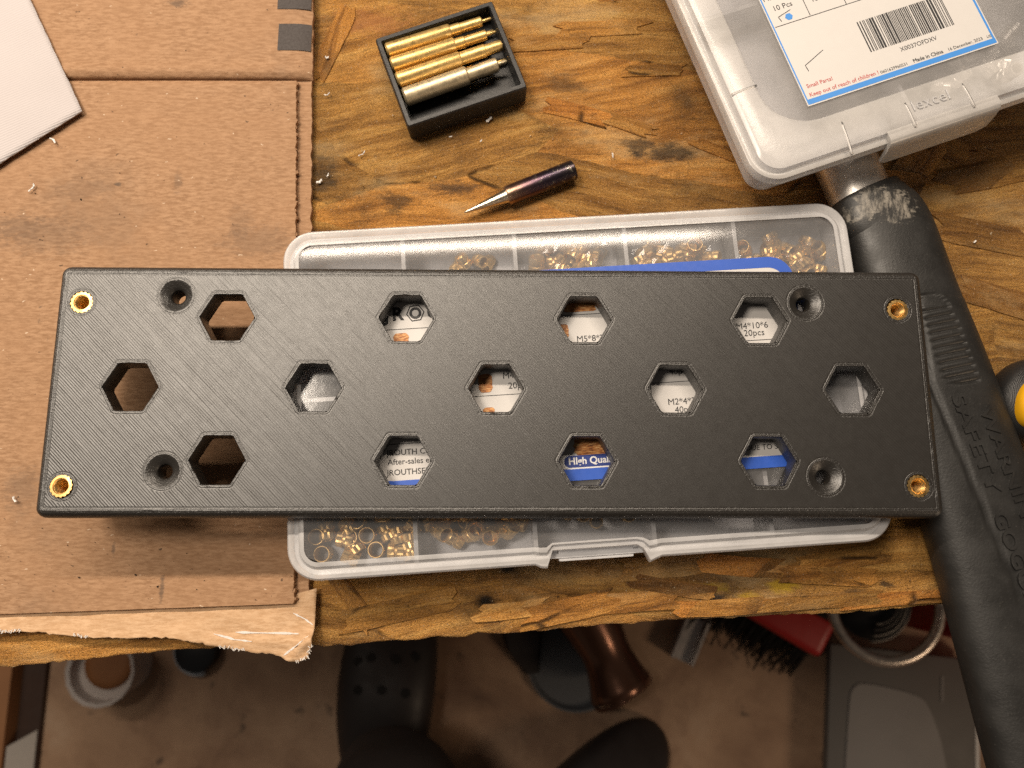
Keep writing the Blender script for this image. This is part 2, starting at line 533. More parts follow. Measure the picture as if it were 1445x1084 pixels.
def mat_floor():
    m, t = new_mat("stained_concrete")
    v = coords(t, world=True)
    n = noi(t, v, 0.007, 7, 0.62, 0.4)
    c = ramp(t, n, [(0.28, (0.14, 0.074, 0.043)), (0.45, (0.31, 0.185, 0.112)), (0.6, (0.44, 0.28, 0.175)), (0.75, (0.54, 0.38, 0.26))])
    r = noi(t, v, 0.012, 5, 0.6)
    c = mixc(t, rng(t, r, 0.52, 0.7, 0, 0.5), c, (0.17, 0.085, 0.05))
    s = noi(t, v, 0.04, 6, 0.7)
    c = mixc(t, rng(t, s, 0.60, 0.72, 0, 0.7), c, (0.05, 0.034, 0.024))
    return finish(m, t, Base_Color=c, Roughness=0.6, Normal=bump(t, s, 0.4, 0.002))


def mat_rubber():
    m, t = new_mat("grip_rubber")
    v = coords(t, world=True)
    n = noi(t, v, 1.4, 4, 0.65)
    n2 = noi(t, v, 0.12, 4, 0.6)
    c = mixc(t, n2, (0.012, 0.0115, 0.011), (0.022, 0.021, 0.020))
    c = mixc(t, rng(t, n, 0.60, 0.76, 0, 0.35), c, (0.12, 0.11, 0.10))
    sc = None
    for px, py, rx, ry in ((1232, 283, 6, 4.5), (1262, 293, 6, 6), (1212, 300, 5, 3)):
        p = P(px, py, 0.017) * 1000
        b = blob(t, v, p.x, p.y, rx, ry, 0.55, 0.45, 0.25)
        sc = b if sc is None else mth(t, 'MAXIMUM', sc, b)
    sc = mth(t, 'MULTIPLY', sc, rng(t, noi(t, stretch(t, v, 1.0, 0.4, 1, R(30)), 0.45, 7, 0.72), 0.40, 0.62))
    c = mixc(t, mth(t, 'MULTIPLY', sc, 0.62), c, (0.42, 0.38, 0.32))
    ro = rng(t, n2, 0.3, 0.7, 0.40, 0.55)
    return finish(m, t, Base_Color=c, Roughness=ro, Specular_IOR_Level=0.6, Normal=bump(t, n, 0.30, 0.00025))


WOOD = mat_wood()
FLAKE = mat_wood(True)
CARD = mat_cardboard("kraft_cardboard")
LINER = mat_cardboard("kraft_liner", (0.56, 0.36, 0.205), (0.66, 0.45, 0.28), (0.46, 0.28, 0.15), stains=False)
TORN = mat_simple("torn_white_paper", (0.74, 0.70, 0.66), 0.85, var=0.2, vs_=1.5, bmp=0.5, bs=3)
INKMARK = mat_simple("printed_black_mark", (0.055, 0.045, 0.042), 0.7, var=0.35, vs_=0.9, bmp=0.3)
PRINT = mat_print()
BRASS = mat_brass("brass", (0.90, 0.60, 0.25), 0.36, 0.2, 0.72)
GOLD = mat_brass("gold_brass", (0.93, 0.65, 0.26), 0.40, 0.2, 0.85)
INSB = mat_brass("pressed_brass", (0.80, 0.52, 0.20), 0.38, 0.3)
PALEGOLD = mat_brass("pale_brass", (0.72, 0.60, 0.40), 0.42, 0.2, 0.85)
STEEL = mat_simple("scuffed_steel", (0.78, 0.74, 0.69), 0.40, 0.8, 0.25, 0.25, 0.15, 0.9)
FROST = mat_plastic("frosted_plastic", 0.54, 0.22, (0.96, 0.95, 0.96))
FROST2 = mat_plastic("frosted_lid_plastic", 0.54, 0.24, (0.96, 0.93, 0.90))
CLEAR = mat_plastic("clear_plastic", 0.075, 0.12, (0.97, 0.96, 0.97), scratch=0.12, clear=(0.985, 0.985, 0.99), rip=0.035)
HAZY = mat_plastic("hazy_lid_plastic", 0.20, 0.14, (0.97, 0.94, 0.92), scratch=0.15, rip=0.05)
TRAYPL = mat_plastic("tray_plastic", 0.84, 0.25, (0.93, 0.93, 0.96))
FILM = mat_plastic("bag_film", 0.10, 0.10)
INKB = mat_simple("black_ink", (0.03, 0.03, 0.032), 0.6)
INKR = mat_simple("red_ink", (0.50, 0.07, 0.07), 0.6)
INKW = mat_simple("white_ink", (0.80, 0.80, 0.80), 0.5)
BLUE = mat_simple("blue_ink", (0.028, 0.105, 0.52), 0.45, var=0.08)
NAVY = mat_simple("navy_ink", (0.020, 0.045, 0.23), 0.45, var=0.08)
SKYB = mat_simple("bright_blue_ink", (0.06, 0.27, 0.72), 0.45, var=0.08)
PAPER = mat_simple("label_paper", (0.64, 0.62, 0.605), 0.42, var=0.03)

# ------------------------------------------------------------------ the setting: floor
FZ = -0.72
fl = mesh("floor", [(-3, -3, FZ), (3, -3, FZ), (3, 3, FZ), (-3, 3, FZ)], [(0, 1, 2, 3)], mat_floor())
fl["kind"] = "structure"

# ------------------------------------------------------------------ workbench
EDGE = [P(a, b) for a, b in ((-900, 1010), (0, 942), (100, 933), (250, 917), (440, 913), (560, 905), (720, 893), (860, 882), (960, 875), (1080, 869), (1200, 865), (1345, 852), (2200, 800))]


def edge_y(x):
    for a, b in zip(EDGE, EDGE[1:]):
        if a.x <= x <= b.x:
            return a.y + (b.y - a.y) * (x - a.x) / (b.x - a.x)
    return EDGE[0].y if x < EDGE[0].x else EDGE[-1].y


bench = thing("workbench", "worn stained brown wooden workbench top with a chipped front edge", "workbench", (0, 0, 0))
xs = [-0.5 + 0.02 * i for i in range(15)] + [-0.2 + 0.002 * i for i in range(201)] + [0.22 + 0.02 * i for i in range(15)]
ds = [0, 0.0006, 0.0016, 0.003, 0.005] + [0.007 + 0.002 * i for i in range(112)] + [0.24 + 0.02 * i for i in range(14)]
KNOT = P(685, 851)
V, F = [], []
for x in xs:
    e = edge_y(x) + 0.0006 * mnoise.fractal(Vector((x * 160, 3.1, 0)), 0.8, 2.1, 4) + 0.0006 * mnoise.noise(Vector((x * 900, 1, 0)))
    chip = max(0, mnoise.noise(Vector((x * 55, 8.2, 0)))) * 1.0
    for i, d in enumerate(ds):
        z = 0.00022 * mnoise.fractal(Vector((x * 70, (e + d) * 190, 0)), 0.9, 2.0, 5)
        if d < 0.006:
            k = 1 - d / 0.006
            z -= (0.0005 + 0.0018 * chip) * k * k
        r = math.hypot(x - KNOT.x, e + d - KNOT.y)
        if r < 0.004:
            z -= 0.0011 * (1 - r / 0.004) * (1 + 0.6 * mnoise.noise(Vector((x * 800, d * 800, 0))))
        V.append((x, e + d, z - 0.0004))
    V.append((x, e + 0.0008, -0.028))
n = len(ds) + 1
for i in range(len(xs) - 1):
    for j in range(n - 2):
        F.append((i * n + j, (i + 1) * n + j, (i + 1) * n + j + 1, i * n + j + 1))
    F.append((i * n + n - 1, (i + 1) * n + n - 1, (i + 1) * n, i * n))
mesh("board", V, F, WOOD, bench, True)


def flake(cx, cy, L, W_, ang, h=0.0004):
    """one wood strand pressed into the board's surface, with split ends"""
    k = 6
    bow = random.uniform(-0.08, 0.08) * W_
    sl = random.uniform(-0.7, 0.7) * W_
    lo1, hi1 = [], []
    for i in range(k + 1):
        u = -0.5 + i / k
        y = bow * 4 * u * u
        lo1.append((u * L - sl * 0.5, y - W_ * 0.5 * random.uniform(0.93, 1.0)))
        hi1.append((u * L + sl * 0.5, y + W_ * 0.5 * random.uniform(0.93, 1.0)))

    def split(a, b):
        out = []
        for q in (0.25, 0.45, 0.7):
            out.append((a[0] + (b[0] - a[0]) * q + random.uniform(-0.5, 0.5) * W_, a[1] + (b[1] - a[1]) * q))
        return out
    out = lo1 + split(lo1[-1], hi1[-1]) + hi1[::-1] + split(hi1[0], lo1[0])
    ins_ = [(x * 0.988, y * 0.95) for x, y in out]
    loops = [[(x, y, -0.0006) for x, y in out], [(x, y, h * 0.4) for x, y in out], [(x, y, h) for x, y in ins_]]
    o = mesh("wood_strand", *loft(loops, True, False, True), FLAKE, bench, False)
    o.location = (cx, cy, 0)
    o.rotation_euler = (random.uniform(-0.006, 0.006), random.uniform(-0.003, 0.003), ang)
    return o


for (px, py, L, W_, a) in [(470, 60, 26, 7, 68), (815, 158, 22, 6, -16), (870, 170, 26, 5, -20), 
                           (1290, 235, 20, 12, 55), (1345, 205, 16, 12, -38), (1385, 250, 24, 9, 12), (1380, 330, 30, 10, -12), (1405, 420, 28, 9, -18),
                           (770, 60, 26, 6, 4),
                           (850, 40, 30, 6, 3), (500, 850, 20, 5, -52), (560, 862, 34, 7, 12), (722, 862, 20, 5, 6),
                           (800, 862, 28, 7, 12), (890, 850, 30, 6, 4), (1020, 858, 28, 5, 3), (1150, 850, 40, 4, 4), (1270, 845, 38, 4, 4), 
                           (940, 800, 30, 7, 6), (1190, 790, 28, 6, 10), (1050, 800, 24, 6, -4)]:
    p = P(px, py)
    flake(p.x, p.y, L * MM, W_ * MM, R(a), random.uniform(0.0, 0.00006))
for i in range(6):
    p = P(random.uniform(440, 1445), random.choice((random.uniform(0, 300), random.uniform(0, 320), random.uniform(770, 830))))
    flake(p.x, p.y, random.uniform(14, 36) * MM, random.uniform(2, 6) * MM, R(random.choice((random.gauss(4, 9), random.gauss(4, 9), random.gauss(-20, 25)))), random.uniform(0.00001, 0.00012))

# ------------------------------------------------------------------ flattened carton
carton = thing("flattened_carton", "flattened brown corrugated cardboard carton with torn corner on the bench", "cardboard", (0, 0, 0))


def sheet_grid(outline_l, outline_r, rows, cols, z, th, zf=None):
    """sheet between a left and a right border function of v (0..1) -> verts, faces with thickness"""
    top, bot = [], []
    for i in range(rows + 1):
        v_ = i / rows
        a, b = outline_l(v_), outline_r(v_)
        for j in range(cols + 1):
            u = j / cols
            x, y = a[0] + (b[0] - a[0]) * u, a[1] + (b[1] - a[1]) * u
            dz = zf(x, y, u, v_) if zf else 0
            top.append((x, y, z + dz))
            bot.append((x, y, z + dz - th))
    n = cols + 1
    V = top + bot
    o = len(top)
    F = []
    for i in range(rows):
        for j in range(cols):
            q = (i * n + j, i * n + j + 1, (i + 1) * n + j + 1, (i + 1) * n + j)
            F.append(q)
            F.append(tuple(o + k for k in reversed(q)))
    rim = [j for j in range(n)] + [i * n + cols for i in range(1, rows + 1)] + [rows * n + j for j in range(cols - 1, -1, -1)] + [i * n for i in range(rows - 1, 0, -1)]
    for a, b in zip(rim, rim[1:] + rim[:1]):
        F.append((a, o + a, o + b, b))
    return V, F


CZ = 0.0043
XL = -0.34


def lerp_poly(pts, v):
    """piecewise-linear point list by second coordinate fraction"""
    n = len(pts) - 1
    i = min(int(v * n), n - 1)
    f = v * n - i
    return (pts[i][0] + (pts[i + 1][0] - pts[i][0]) * f, pts[i][1] + (pts[i + 1][1] - pts[i][1]) * f)


c0 = P(414, 852, CZ)
c1 = P(418, 112, CZ)
l0 = P(0, 868, CZ)
yl0 = l0.y + (l0.y - c0.y) * 2.0


def right_main(v):
    x = c0.x + (c1.x - c0.x) * v
    y = c0.y + (c1.y - c0.y) * v
    return (x + 0.00055 * mnoise.noise(Vector((y * 420, 0, 0))) + 0.0004 * mnoise.noise(Vector((y * 1500, 5, 0))), y)


def waves(x, y, u, v):
    flute = 0.00003 * math.sin(y * 2 * math.pi / 0.0065)
    return flute + 0.00035 * mnoise.noise(Vector((x * 14, y * 14, 0))) - (0.0009 * max(0, (v - 0.985) / 0.015) ** 2)


o = mesh("upper_panel", *sheet_grid(lambda v: (XL, yl0 + (c1.y - yl0) * v), right_main, 240, 120, CZ, 0.0019, waves), CARD, carton, True, auto=50)
# flap beyond the crease, reaching a little farther out
f0, f1 = P(440, 110, CZ), P(441, -160, CZ)


def flap_z(x, y, u, v):
    return 0.0002 + 0.0006 * math.exp(-((v - 0.035) / 0.03) ** 2) - 0.0010 * max(0, 1 - v / 0.02) + 0.0003 * mnoise.noise(Vector((x * 18, y * 18, 2))) - 0.0012 * max(0, (u - 0.975) / 0.025) ** 2


def right_flap(v):
    y = f0.y + (f1.y - f0.y) * v
    return (f0.x + (f1.x - f0.x) * v + 0.0004 * mnoise.noise(Vector((y * 300, 7, 0))), y + 0.0002)


def left_flap(v):
    y = f0.y + (f1.y - f0.y) * v
    return (XL, y + 0.0008)


mesh("flap", *sheet_grid(left_flap, right_flap, 120, 110, CZ, 0.0019, flap_z), CARD, carton, True, auto=50)
# lower layer that shows as a narrow strip
s0, s1 = P(436, 848, 0.0022), P(440, 104, 0.0022)
mesh("lower_panel", *sheet_grid(lambda v: (XL, s0.y - 0.0008 + (s1.y - s0.y) * v), lambda v: (s0.x + (s1.x - s0.x) * v + 0.0006 * mnoise.noise(Vector((v * 55, 3, 0))), s0.y + (s1.y - s0.y) * v), 160, 6, 0.0022, 0.0019,
                                lambda x, y, u, v: 0.0002 * mnoise.noise(Vector((y * 90, 0, 3)))), CARD, carton, True, auto=50)
# perforation teeth along the cut edge of the upper panel
B = Build()
for i in range(64):
    v = (i + 0.5) / 64
    x, y = right_main(v)
    if random.random() < 0.6:
        B.add(box(-0.0006, random.uniform(0.0001, 0.0006), -random.uniform(0.0003, 0.0009), 0.0004, -0.0011, 0.0001), Matrix.Translation((x, y, CZ - 0.0004)) @ Matrix.Rotation(random.uniform(-.6, .6), 4, 'Z') @ Matrix.Rotation(random.uniform(-.4, .4), 4, 'Y'))
teeth = B.make("perforation_teeth", CARD, carton)
teeth["kind"] = "stuff"

# torn liner that sticks out at the front
up = [(-0.34, l0.y - 0.001)] + [tuple(P(a, b, 0.002).xy) for a, b in ((0, 862), (100, 858), (250, 850), (340, 846), (418, 838), (447, 830))]
lo = [(-0.34, l0.y - 0.006)] + [tuple(P(a, b, 0.002).xy) for a, b in ((0, 890), (60, 891), (120, 897), (170, 899), (240, 898), (300, 910), (350, 918), (395, 924), (420, 934), (436, 928), (444, 905))]


def along(pts, u):
    L = [0]
    for a, b in zip(pts, pts[1:]):
        L.append(L[-1] + math.hypot(b[0] - a[0], b[1] - a[1]))
    s = u * L[-1]
    for i in range(len(pts) - 1):
        if s <= L[i + 1] + 1e-9:
            f = (s - L[i]) / max(L[i + 1] - L[i], 1e-9)
            return (pts[i][0] + (pts[i + 1][0] - pts[i][0]) * f, pts[i][1] + (pts[i + 1][1] - pts[i][1]) * f)
    return pts[-1]


def liner_z(x, y, u):
    z = 0.0026 * u * u * (0.6 + 0.8 * mnoise.noise(Vector((x * 30, 2, 0)))) + 0.0007 * mnoise.noise(Vector((x * 90, y * 200, 0)))
    c = P(400, 905, 0.002)                                   # creases near the torn corner
    z += 0.0009 * math.exp(-((y - c.y) / 0.0016) ** 2) * (1 if x > -0.09 else 0.2)
    k = (x - y) - (P(425, 915, .002).x - P(425, 915, .002).y)
    z += 0.0012 * math.exp(-(k / 0.0014) ** 2) * (1 if x > -0.07 else 0)
    return z


V, F = [], []
NX, NY = 260, 22
for i in range(NX + 1):
    a, b = along(up, i / NX), along(lo, i / NX)
    jag = 0.0005 * mnoise.noise(Vector((i * 0.9, 0, 0))) + 0.0005 * mnoise.noise(Vector((i * 0.21, 4, 0)))
    for j in range(NY + 1):
        u = j / NY
        x, y = a[0] + (b[0] - a[0]) * u, a[1] + (b[1] - a[1] + jag) * u
        V.append((x, y, 0.0024 + liner_z(x, y, u)))
for i in range(NX):
    for j in range(NY):
        q = i * (NY + 1) + j
        F.append((q, q + 1, q + NY + 2, q + NY + 1))
lin = mesh("torn_liner", V, F, LINER, carton, True)
md = lin.modifiers.new("thickness", 'SOLIDIFY')
md.thickness = 0.0004
md.offset = -1
# white torn fibres along its edge
B = Build()
for i in range(40, NX + 1):
    vtx = Vector(V[i * (NY + 1) + NY])
    if mnoise.noise(Vector((i * 0.10, 9, 0))) > 0.12:
        for k in range(3):
            L = random.uniform(0.00005, 0.0003) * random.choice((1, 1, 2))
            B.add(box(-0.00009, 0.00009, -L, 0.0006, 0, 0.00012), Matrix.Translation(vtx + Vector((random.uniform(-4e-4, 4e-4), random.uniform(-1e-4, 4e-4), random.uniform(-1e-4, 3e-4)))) @ Matrix.Rotation(random.uniform(-.9, .9), 4, 'Z') @ Matrix.Rotation(random.uniform(-.3, .3), 4, 'X'))
fib = B.make("torn_fibres", TORN, carton)
fib["kind"] = "stuff"
# white scuffed creases on the liner
for pts in (((300, 895), (330, 903), (360, 906)), ((412, 866), (428, 874), (443, 884)), ((400, 925), (420, 910), (442, 892)), ((330, 893), (400, 894), (425, 895))):
    L = []
    for a, b in zip(pts, pts[1:]):
        for k in range(6):
            q = P(a[0] + (b[0] - a[0]) * k / 6, a[1] + (b[1] - a[1]) * k / 6, 0.004)
            L.append(q)
    V2, F2 = [], []
    for i, q in enumerate(L):
        wd = random.uniform(0.0001, 0.0004) * (0.3 if i in (0, len(L) - 1) else 1)
        # drop on to the liner
        best = min(V, key=lambda c: (c[0] - q.x) ** 2 + (c[1] - q.y) ** 2)
        for s in (-1, 1):
            V2.append((q.x, q.y + s * wd, best[2] + 0.00025))
    F2 = [(2 * i, 2 * i + 2, 2 * i + 3, 2 * i + 1) for i in range(len(L) - 1)]
    mesh("scuffed_crease", V2, F2, TORN, carton)
# two black printed squares on the flap
for (a, b) in (((391, -14), (441, 12)), ((391, 33), (441, 70))):
    p, q = P(a[0], b[1], CZ + .0006), P(b[0], a[1], CZ + .0006)
    V2, F2 = [], []
    nx, ny = 16, 8
    for i in range(nx + 1):
        for j in range(ny + 1):
            x, y = p.x + (q.x - p.x - 0.0004) * i / nx, p.y + (q.y - p.y) * j / ny
            u = (x - XL) / (f0.x - XL)
            v = (y - f0.y) / (f1.y - f0.y)
            V2.append((x, y, CZ + flap_z(x, y, u, v) + 0.00022))
    for i in range(nx):
        for j in range(ny):
            k = i * (ny + 1) + j
            F2.append((k, k + ny + 1, k + ny + 2, k + 1))
    mesh("printed_mark", V2, F2, INKMARK, carton, True)

# ------------------------------------------------------------------ paper napkin at the left
m, t = new_mat("napkin_paper")
v = coords(t, world=True)
lines = nd(t, 'ShaderNodeTexWave', {'Vector': stretch(t, v, 1, 1, 1, R(-26)), 'Scale': 0.36, 'Distortion': 0.6, 'Detail': 2.0}, bands_direction='Y').outputs['Fac']
c = mixc(t, noi(t, v, 0.05, 4), (0.50, 0.465, 0.47), (0.555, 0.515, 0.52))
c = mixc(t, mth(t, 'MULTIPLY', lines, 0.14), c, (0.42, 0.38, 0.37))
NAPK = finish(m, t, Base_Color=c, Roughness=0.85, Normal=bump(t, mth(t, 'ADD', mth(t, 'MULTIPLY', lines, mth(t, 'MULTIPLY', noi(t, v, 0.03, 3), 1.4)), mth(t, 'MULTIPLY', noi(t, v, 1.1, 3), 0.8)), 0.4, 0.0003))
nz = CZ + 0.002
A_, B_, C_ = P(36, -12, nz), P(116, 157, nz), P(-20, 243, nz)
ex = (A_ - B_) * 1.9
ey = (C_ - B_) * 1.9
V, F = [], []
for i in range(41):
    for j in range(41):
        u, v_ = i / 40, j / 40
        p = B_ + ex * u + ey * v_
        z = nz - 0.0014 + 0.0014 * math.exp(-u * 3.2) + 0.0007 * mnoise.noise(Vector((p.x * 40, p.y * 40, 0)))
        V.append((p.x + 0.0002 * mnoise.noise(p * 300), p.y + 0.0002 * mnoise.noise(p * 310), z))
F = [(i * 41 + j, (i + 1) * 41 + j, (i + 1) * 41 + j + 1, i * 41 + j + 1) for i in range(40) for j in range(40)]
nap = mesh("paper_napkin", V, F, NAPK, None, True)
md = nap.modifiers.new("thickness", 'SOLIDIFY')
md.thickness = 0.00035
md.offset = 0
tag(nap, "white textured paper napkin lying on the cardboard at the left", "napkin")

# ------------------------------------------------------------------ clear small-parts case under the plate
LZ, SLOPE, TH = 0.0212, -0.0205, R(3.9)
case = thing("parts_case", "flat clear plastic parts case with printed label lying under the black plate", "parts case",
             (0.0195, 0.0415, LZ + SLOPE * 0.0195 - 0.0182), (0, -SLOPE, TH))
CM = matrix_of(case)
CI = CM.inverted()
W_, D_ = 0.170, 0.1015


def cl(px, py, dz=0.0):
    """pixel on the lid plane -> case coordinates (x, y)"""
    q = CI @ P(px, py, LZ + dz, SLOPE)
    return q


N0, N1 = cl(775, 790).x, cl(914, 780).x


def notch(x, inset):
    k = max(0.0, 1.0 - inset / 6.5)
    s = 0.0
    if N0 < x < N1:
        e = min(x - N0, N1 - x)
        s = 0.0036 * min(1, e / 0.0012)
    for e in (N0 - 0.0012, N1 + 0.0012):
        s -= 0.0016 * max(0, 1 - abs(x - e) / 0.0022)
    return s * k


def case_loop(inset, z, r=9.0, nt=True):
    i = inset * MM
    pts = rrect(W_ - 2 * i, D_ - 2 * i, max(r - inset, 1.5) * MM, 10, 90)
    return [(x, y + (notch(x, inset) if nt and y < -D_ / 2 + 0.006 and abs(x) < 0.07 else 0), z * MM) for x, y in pts]


# lid: rim profile as (inset, height)
prof = [(1.0, 13.6), (0, 13.6), (0, 16.2), (0.2, 16.8), (0.6, 17.2), (2.3, 17.3), (2.7, 17.1), (3.0, 17.1), (3.4, 17.5), (3.8, 18.0), (4.3, 18.1), (5.0, 18.1)]
rim = mesh("lid_rim", *loft([case_loop(a, b) for a, b in prof], True, False, False), FROST, case, True, auto=35)
pw_, pd2 = W_ - 9.8 * MM, D_ - 9.8 * MM
ys = [-1 + 2 * k / 60 for k in range(61)]
V, F = [], []


def crown(y):
    e = pd2 / 2 - abs(y)
    return 0.0000 if e > 0.008 else -0.00036 * ((0.008 - e) / 0.008) ** 2.4


for s_ in (0, 1):
    for k in range(61):
        y = ys[k] * pd2 / 2
        e = pd2 / 2 - abs(y)
        hw = pw_ / 2 - (0.0042 - math.sqrt(max(0.0, 0.0042 ** 2 - max(0.0, 0.0042 - e) ** 2)))
        for x in (-hw, hw):
            V.append((x, y, 0.01808 + crown(y) - 0.0009 * s_))
for k in range(60):
    a = 2 * k
    F.append((a, a + 1, a + 3, a + 2))
    F.append((122 + a + 2, 122 + a + 3, 122 + a + 1, 122 + a))
mesh("lid_panel", V, F, CLEAR, case, True)
# tray: outer wall, floor, inner wall
tp = [(5.5, 0.0), (1.8, 0.0), (1.5, 0.5), (1.4, 13.9), (2.6, 13.9), (2.8, 1.4), (5.5, 1.3)]
lo_ = [case_loop(a, b, nt=False) for a, b in tp]
V, F = loft(lo_, True, True, True)
mesh("tray", V, F, TRAYPL, case, True, auto=40)
xd = [cl(590, 760).x - 0.001 + 0.0335 * k for k in range(-0, 4)]
for x in xd:
    mesh("divider", *box(x - 0.0006, x + 0.0006, -D_ / 2 + 0.0029, D_ / 2 - 0.0029, 0.0014, 0.0150), FROST, case)
for a, b in zip([-W_ / 2 + 0.0029] + [x + 0.0007 for x in xd], [x - 0.0007 for x in xd] + [W_ / 2 - 0.0029]):
    mesh("divider", *box(a, b, -0.0006, 0.0006, 0.0014, 0.0148), FROST, case)
# latch at the front
o = mesh("latch", *box(N0 + 0.0030, N1 - 0.0030, -D_ / 2 + 0.0004, -D_ / 2 + 0.0040, 0.0080, 0.0135), TRAYPL, case)
bevelled(o, 0.0006)
# printed label on the lid
LBL0, LBL1 = cl(516, 690), cl(1123, 400)
lx0, lx1 = cl(512, 560).x, cl(1124, 420).x
ly0, ly1 = cl(833, 677).y, cl(1060, 364).y
lw, lh = lx1 - lx0, ly1 - ly0
lcx, lcy = (lx0 + lx1) / 2, (ly0 + ly1) / 2
ZL = 0.01822


def flat(pts, z):
    return [(x, y, z) for x, y in pts], [tuple(range(len(pts)))]


lab = mesh("label", *ngon_prism([(x + lcx, y + lcy) for x, y in rrect(lw, lh, 0.007, 8)], 0.0181, ZL), PAPER, case)
oo = rrect(lw + 0.00002, lh + 0.00002, 0.007, 8)
ii = [(x, y + 0.0) for x, y in rrect(lw - 0.0052, lh - 0.0066, 0.005, 8)]
V, F = loft([[(x + lcx, y + lcy, ZL + 0.00006) for x, y in oo], [(x + lcx, y + lcy, ZL + 0.00006) for x, y in ii]], True, False, False)
mesh("blue_border", V, F, BLUE, lab)

ZP = ZL + 0.0001
ink = Build()


def put(px, py, s, size, align='CENTER', bold=0.0, b=None, z=ZP, spacing=1.0):
    q = cl(px, py)
    (b or ink).add(text_vf(s, size * MM, align, 0, bold * MM, spacing), Matrix.Translation((q.x, q.y, z)))


def hline(px0, py0, px1, wd=0.16):
    a = cl(px0, py0)
    x1 = cl(px1, py0).x
    ink.add(box(a.x, x1, a.y - wd * MM / 2, a.y + wd * MM / 2, ZP - 0.00005, ZP))


def vline(px, py0, py1, wd=0.16):
    a, b_ = cl(px, py0), cl(px, py1)
    ink.add(box(a.x - wd * MM / 2, a.x + wd * MM / 2, min(a.y, b_.y), max(a.y, b_.y), ZP - 0.00005, ZP))


put(549, 445, "J", 5.4, 'RIGHT', 0.16)
put(561, 444, "R", 5.4, 'CENTER', 0.16)
put(602, 441, "UTH", 5.4, 'LEFT', 0.16)
# hexagonal nut drawn as the letter O
q = cl(586, 442)
for r0, r1, n_ in ((2.7, 2.35, 6), (1.75, 1.0, 28)):
    lo1 = [(q.x + r0 * MM * math.cos(2 * math.pi * k / n_ + .1), q.y + r0 * MM * math.sin(2 * math.pi * k / n_ + .1), ZP) for k in range(n_)]
    lo2 = [(q.x + r1 * MM * math.cos(2 * math.pi * k / n_ + .1), q.y + r1 * MM * math.sin(2 * math.pi * k / n_ + .1), ZP) for k in range(n_)]
    ink.add(loft([lo1, lo2], True, False, False))
hline(528, 467, 780)
put(833, 478, "M5*8*7", 2.6, 'CENTER')
hline(770, 447, 905)
put(1061, 460, "M4*10*6", 2.65, 'CENTER')
put(1064, 470, "20pcs", 2.65, 'CENTER')
hline(1005, 484, 1120)
put(709, 531, "M4*6*6", 2.6, 'LEFT')
put(717, 545, "20pcs", 2.6, 'LEFT')
hline(620, 563, 905)
put(736, 578, "M3*5*4", 2.6, 'LEFT')
put(944, 525, "40pcs", 2.6, 'LEFT')
hline(905, 542, 1120)
put(942, 568, "M2*4*3", 2.6, 'LEFT')
put(952, 579, "40pcs", 2.6, 'LEFT')
hline(530, 629, 780)
vline(640, 470, 625)
vline(770, 430, 600)
vline(905, 420, 590)
put(546, 640, "JROUTH Customer", 2.3, 'LEFT', 0.01)
put(547, 653, "After-sales email:", 2.3, 'LEFT', 0.01)
put(546, 668, "JROUTHSERVICE", 2.3, 'LEFT', 0.01)
put(1048, 620, "CHOKE TO DEATH", 2.1, 'LEFT')
put(1052, 633, "DUE TO SMALL PARTS", 2.1, 'LEFT', 0.01)
ink.make("black_lettering", INKB, lab)
# pill with white writing
q = cl(797, 652)
pw, ph = 0.040, 0.0034
pc = (q.x + pw / 2 - 0.0002, q.y - 0.0001)
mesh("pill_outline", *flat([(x + pc[0], y + pc[1]) for x, y in rrect(pw + 0.0008, ph + 0.0008, 0.002, 6)], ZL + 0.00009), INKW, lab)
mesh("pill", *flat([(x + pc[0], y + pc[1]) for x, y in rrect(pw, ph, 0.0017, 6)], ZL + 0.00012), NAVY, lab)
wb = Build()
put(802, 652, "HIgh Quality", 2.75, 'LEFT', 0.06, wb, ZL + 0.00016)
wb.make("white_lettering", INKW, lab)
# printed pictures of inserts
m, t = new_mat("insert_picture_ink")
v = coords(t, rand=50)
wv = noi(t, stretch(t, v, 0.6, 2.6, 1), 1.0, 3, 0.6)
INKP = finish(m, t, Base_Color=ramp(t, wv, [(0.35, (0.16, 0.045, 0.01)), (0.5, (0.55, 0.20, 0.04)), (0.65, (0.80, 0.48, 0.20))]), Roughness=0.5)
for px, py, a, b_ in ((566, 478, 4.4, 3.2), (818, 433, 9.4, 3.0), (795, 468, 3.0, 4.4), (685, 541, 3.9, 5.4), (690, 581, 3.2, 2.4), (836, 630, 10.5, 5.0), (1010, 430, 4, 6)):
    q = cl(px, py)
    pts = [(x * (1 + 0.06 * math.sin(y * 4000)), y) for x, y in rrect(a * MM, b_ * MM, min(a, b_) * 0.33 * MM, 5, 4)]
    o = mesh("insert_picture", *flat([(x, y) for x, y in pts], 0), INKP, lab)
    o.location = (q.x, q.y, ZP)


# brass inserts loose in the case
def insert_mesh(name, ro, ri, L, mat_, teeth_n=16):
    seg = teeth_n * 2

    def tt(q, j):
        return (1.0 if j % 2 else 0.91) if q in (2, 3, 6, 7) else 1.0
    pr = [(ri, 0), (ro * 0.86, 0), (ro, L * 0.06), (ro, L * 0.40), (ro * 0.84, L * 0.44), (ro * 0.84, L * 0.56), (ro, L * 0.60), (ro, L * 0.94), (ro * 0.9, L), (ri * 1.15, L), (ri, L * 0.9), (ri, 0)]
    V, F = lathe([(r * MM, h * MM) for r, h in pr], seg, 'Z', False, False, tt)
    o = mesh(name, V, F, mat_, None, True, auto=30)
    me = o.data
    bpy.data.objects.remove(o)
    return me


MEA = insert_mesh("brass_insert", 2.55, 1.85, 5.0, BRASS, 14)
MEB = insert_mesh("brass_insert", 2.0, 1.35, 4.4, BRASS, 12)
MEC = insert_mesh("steel_spacer", 2.2, 1.3, 5.5, STEEL, 12)


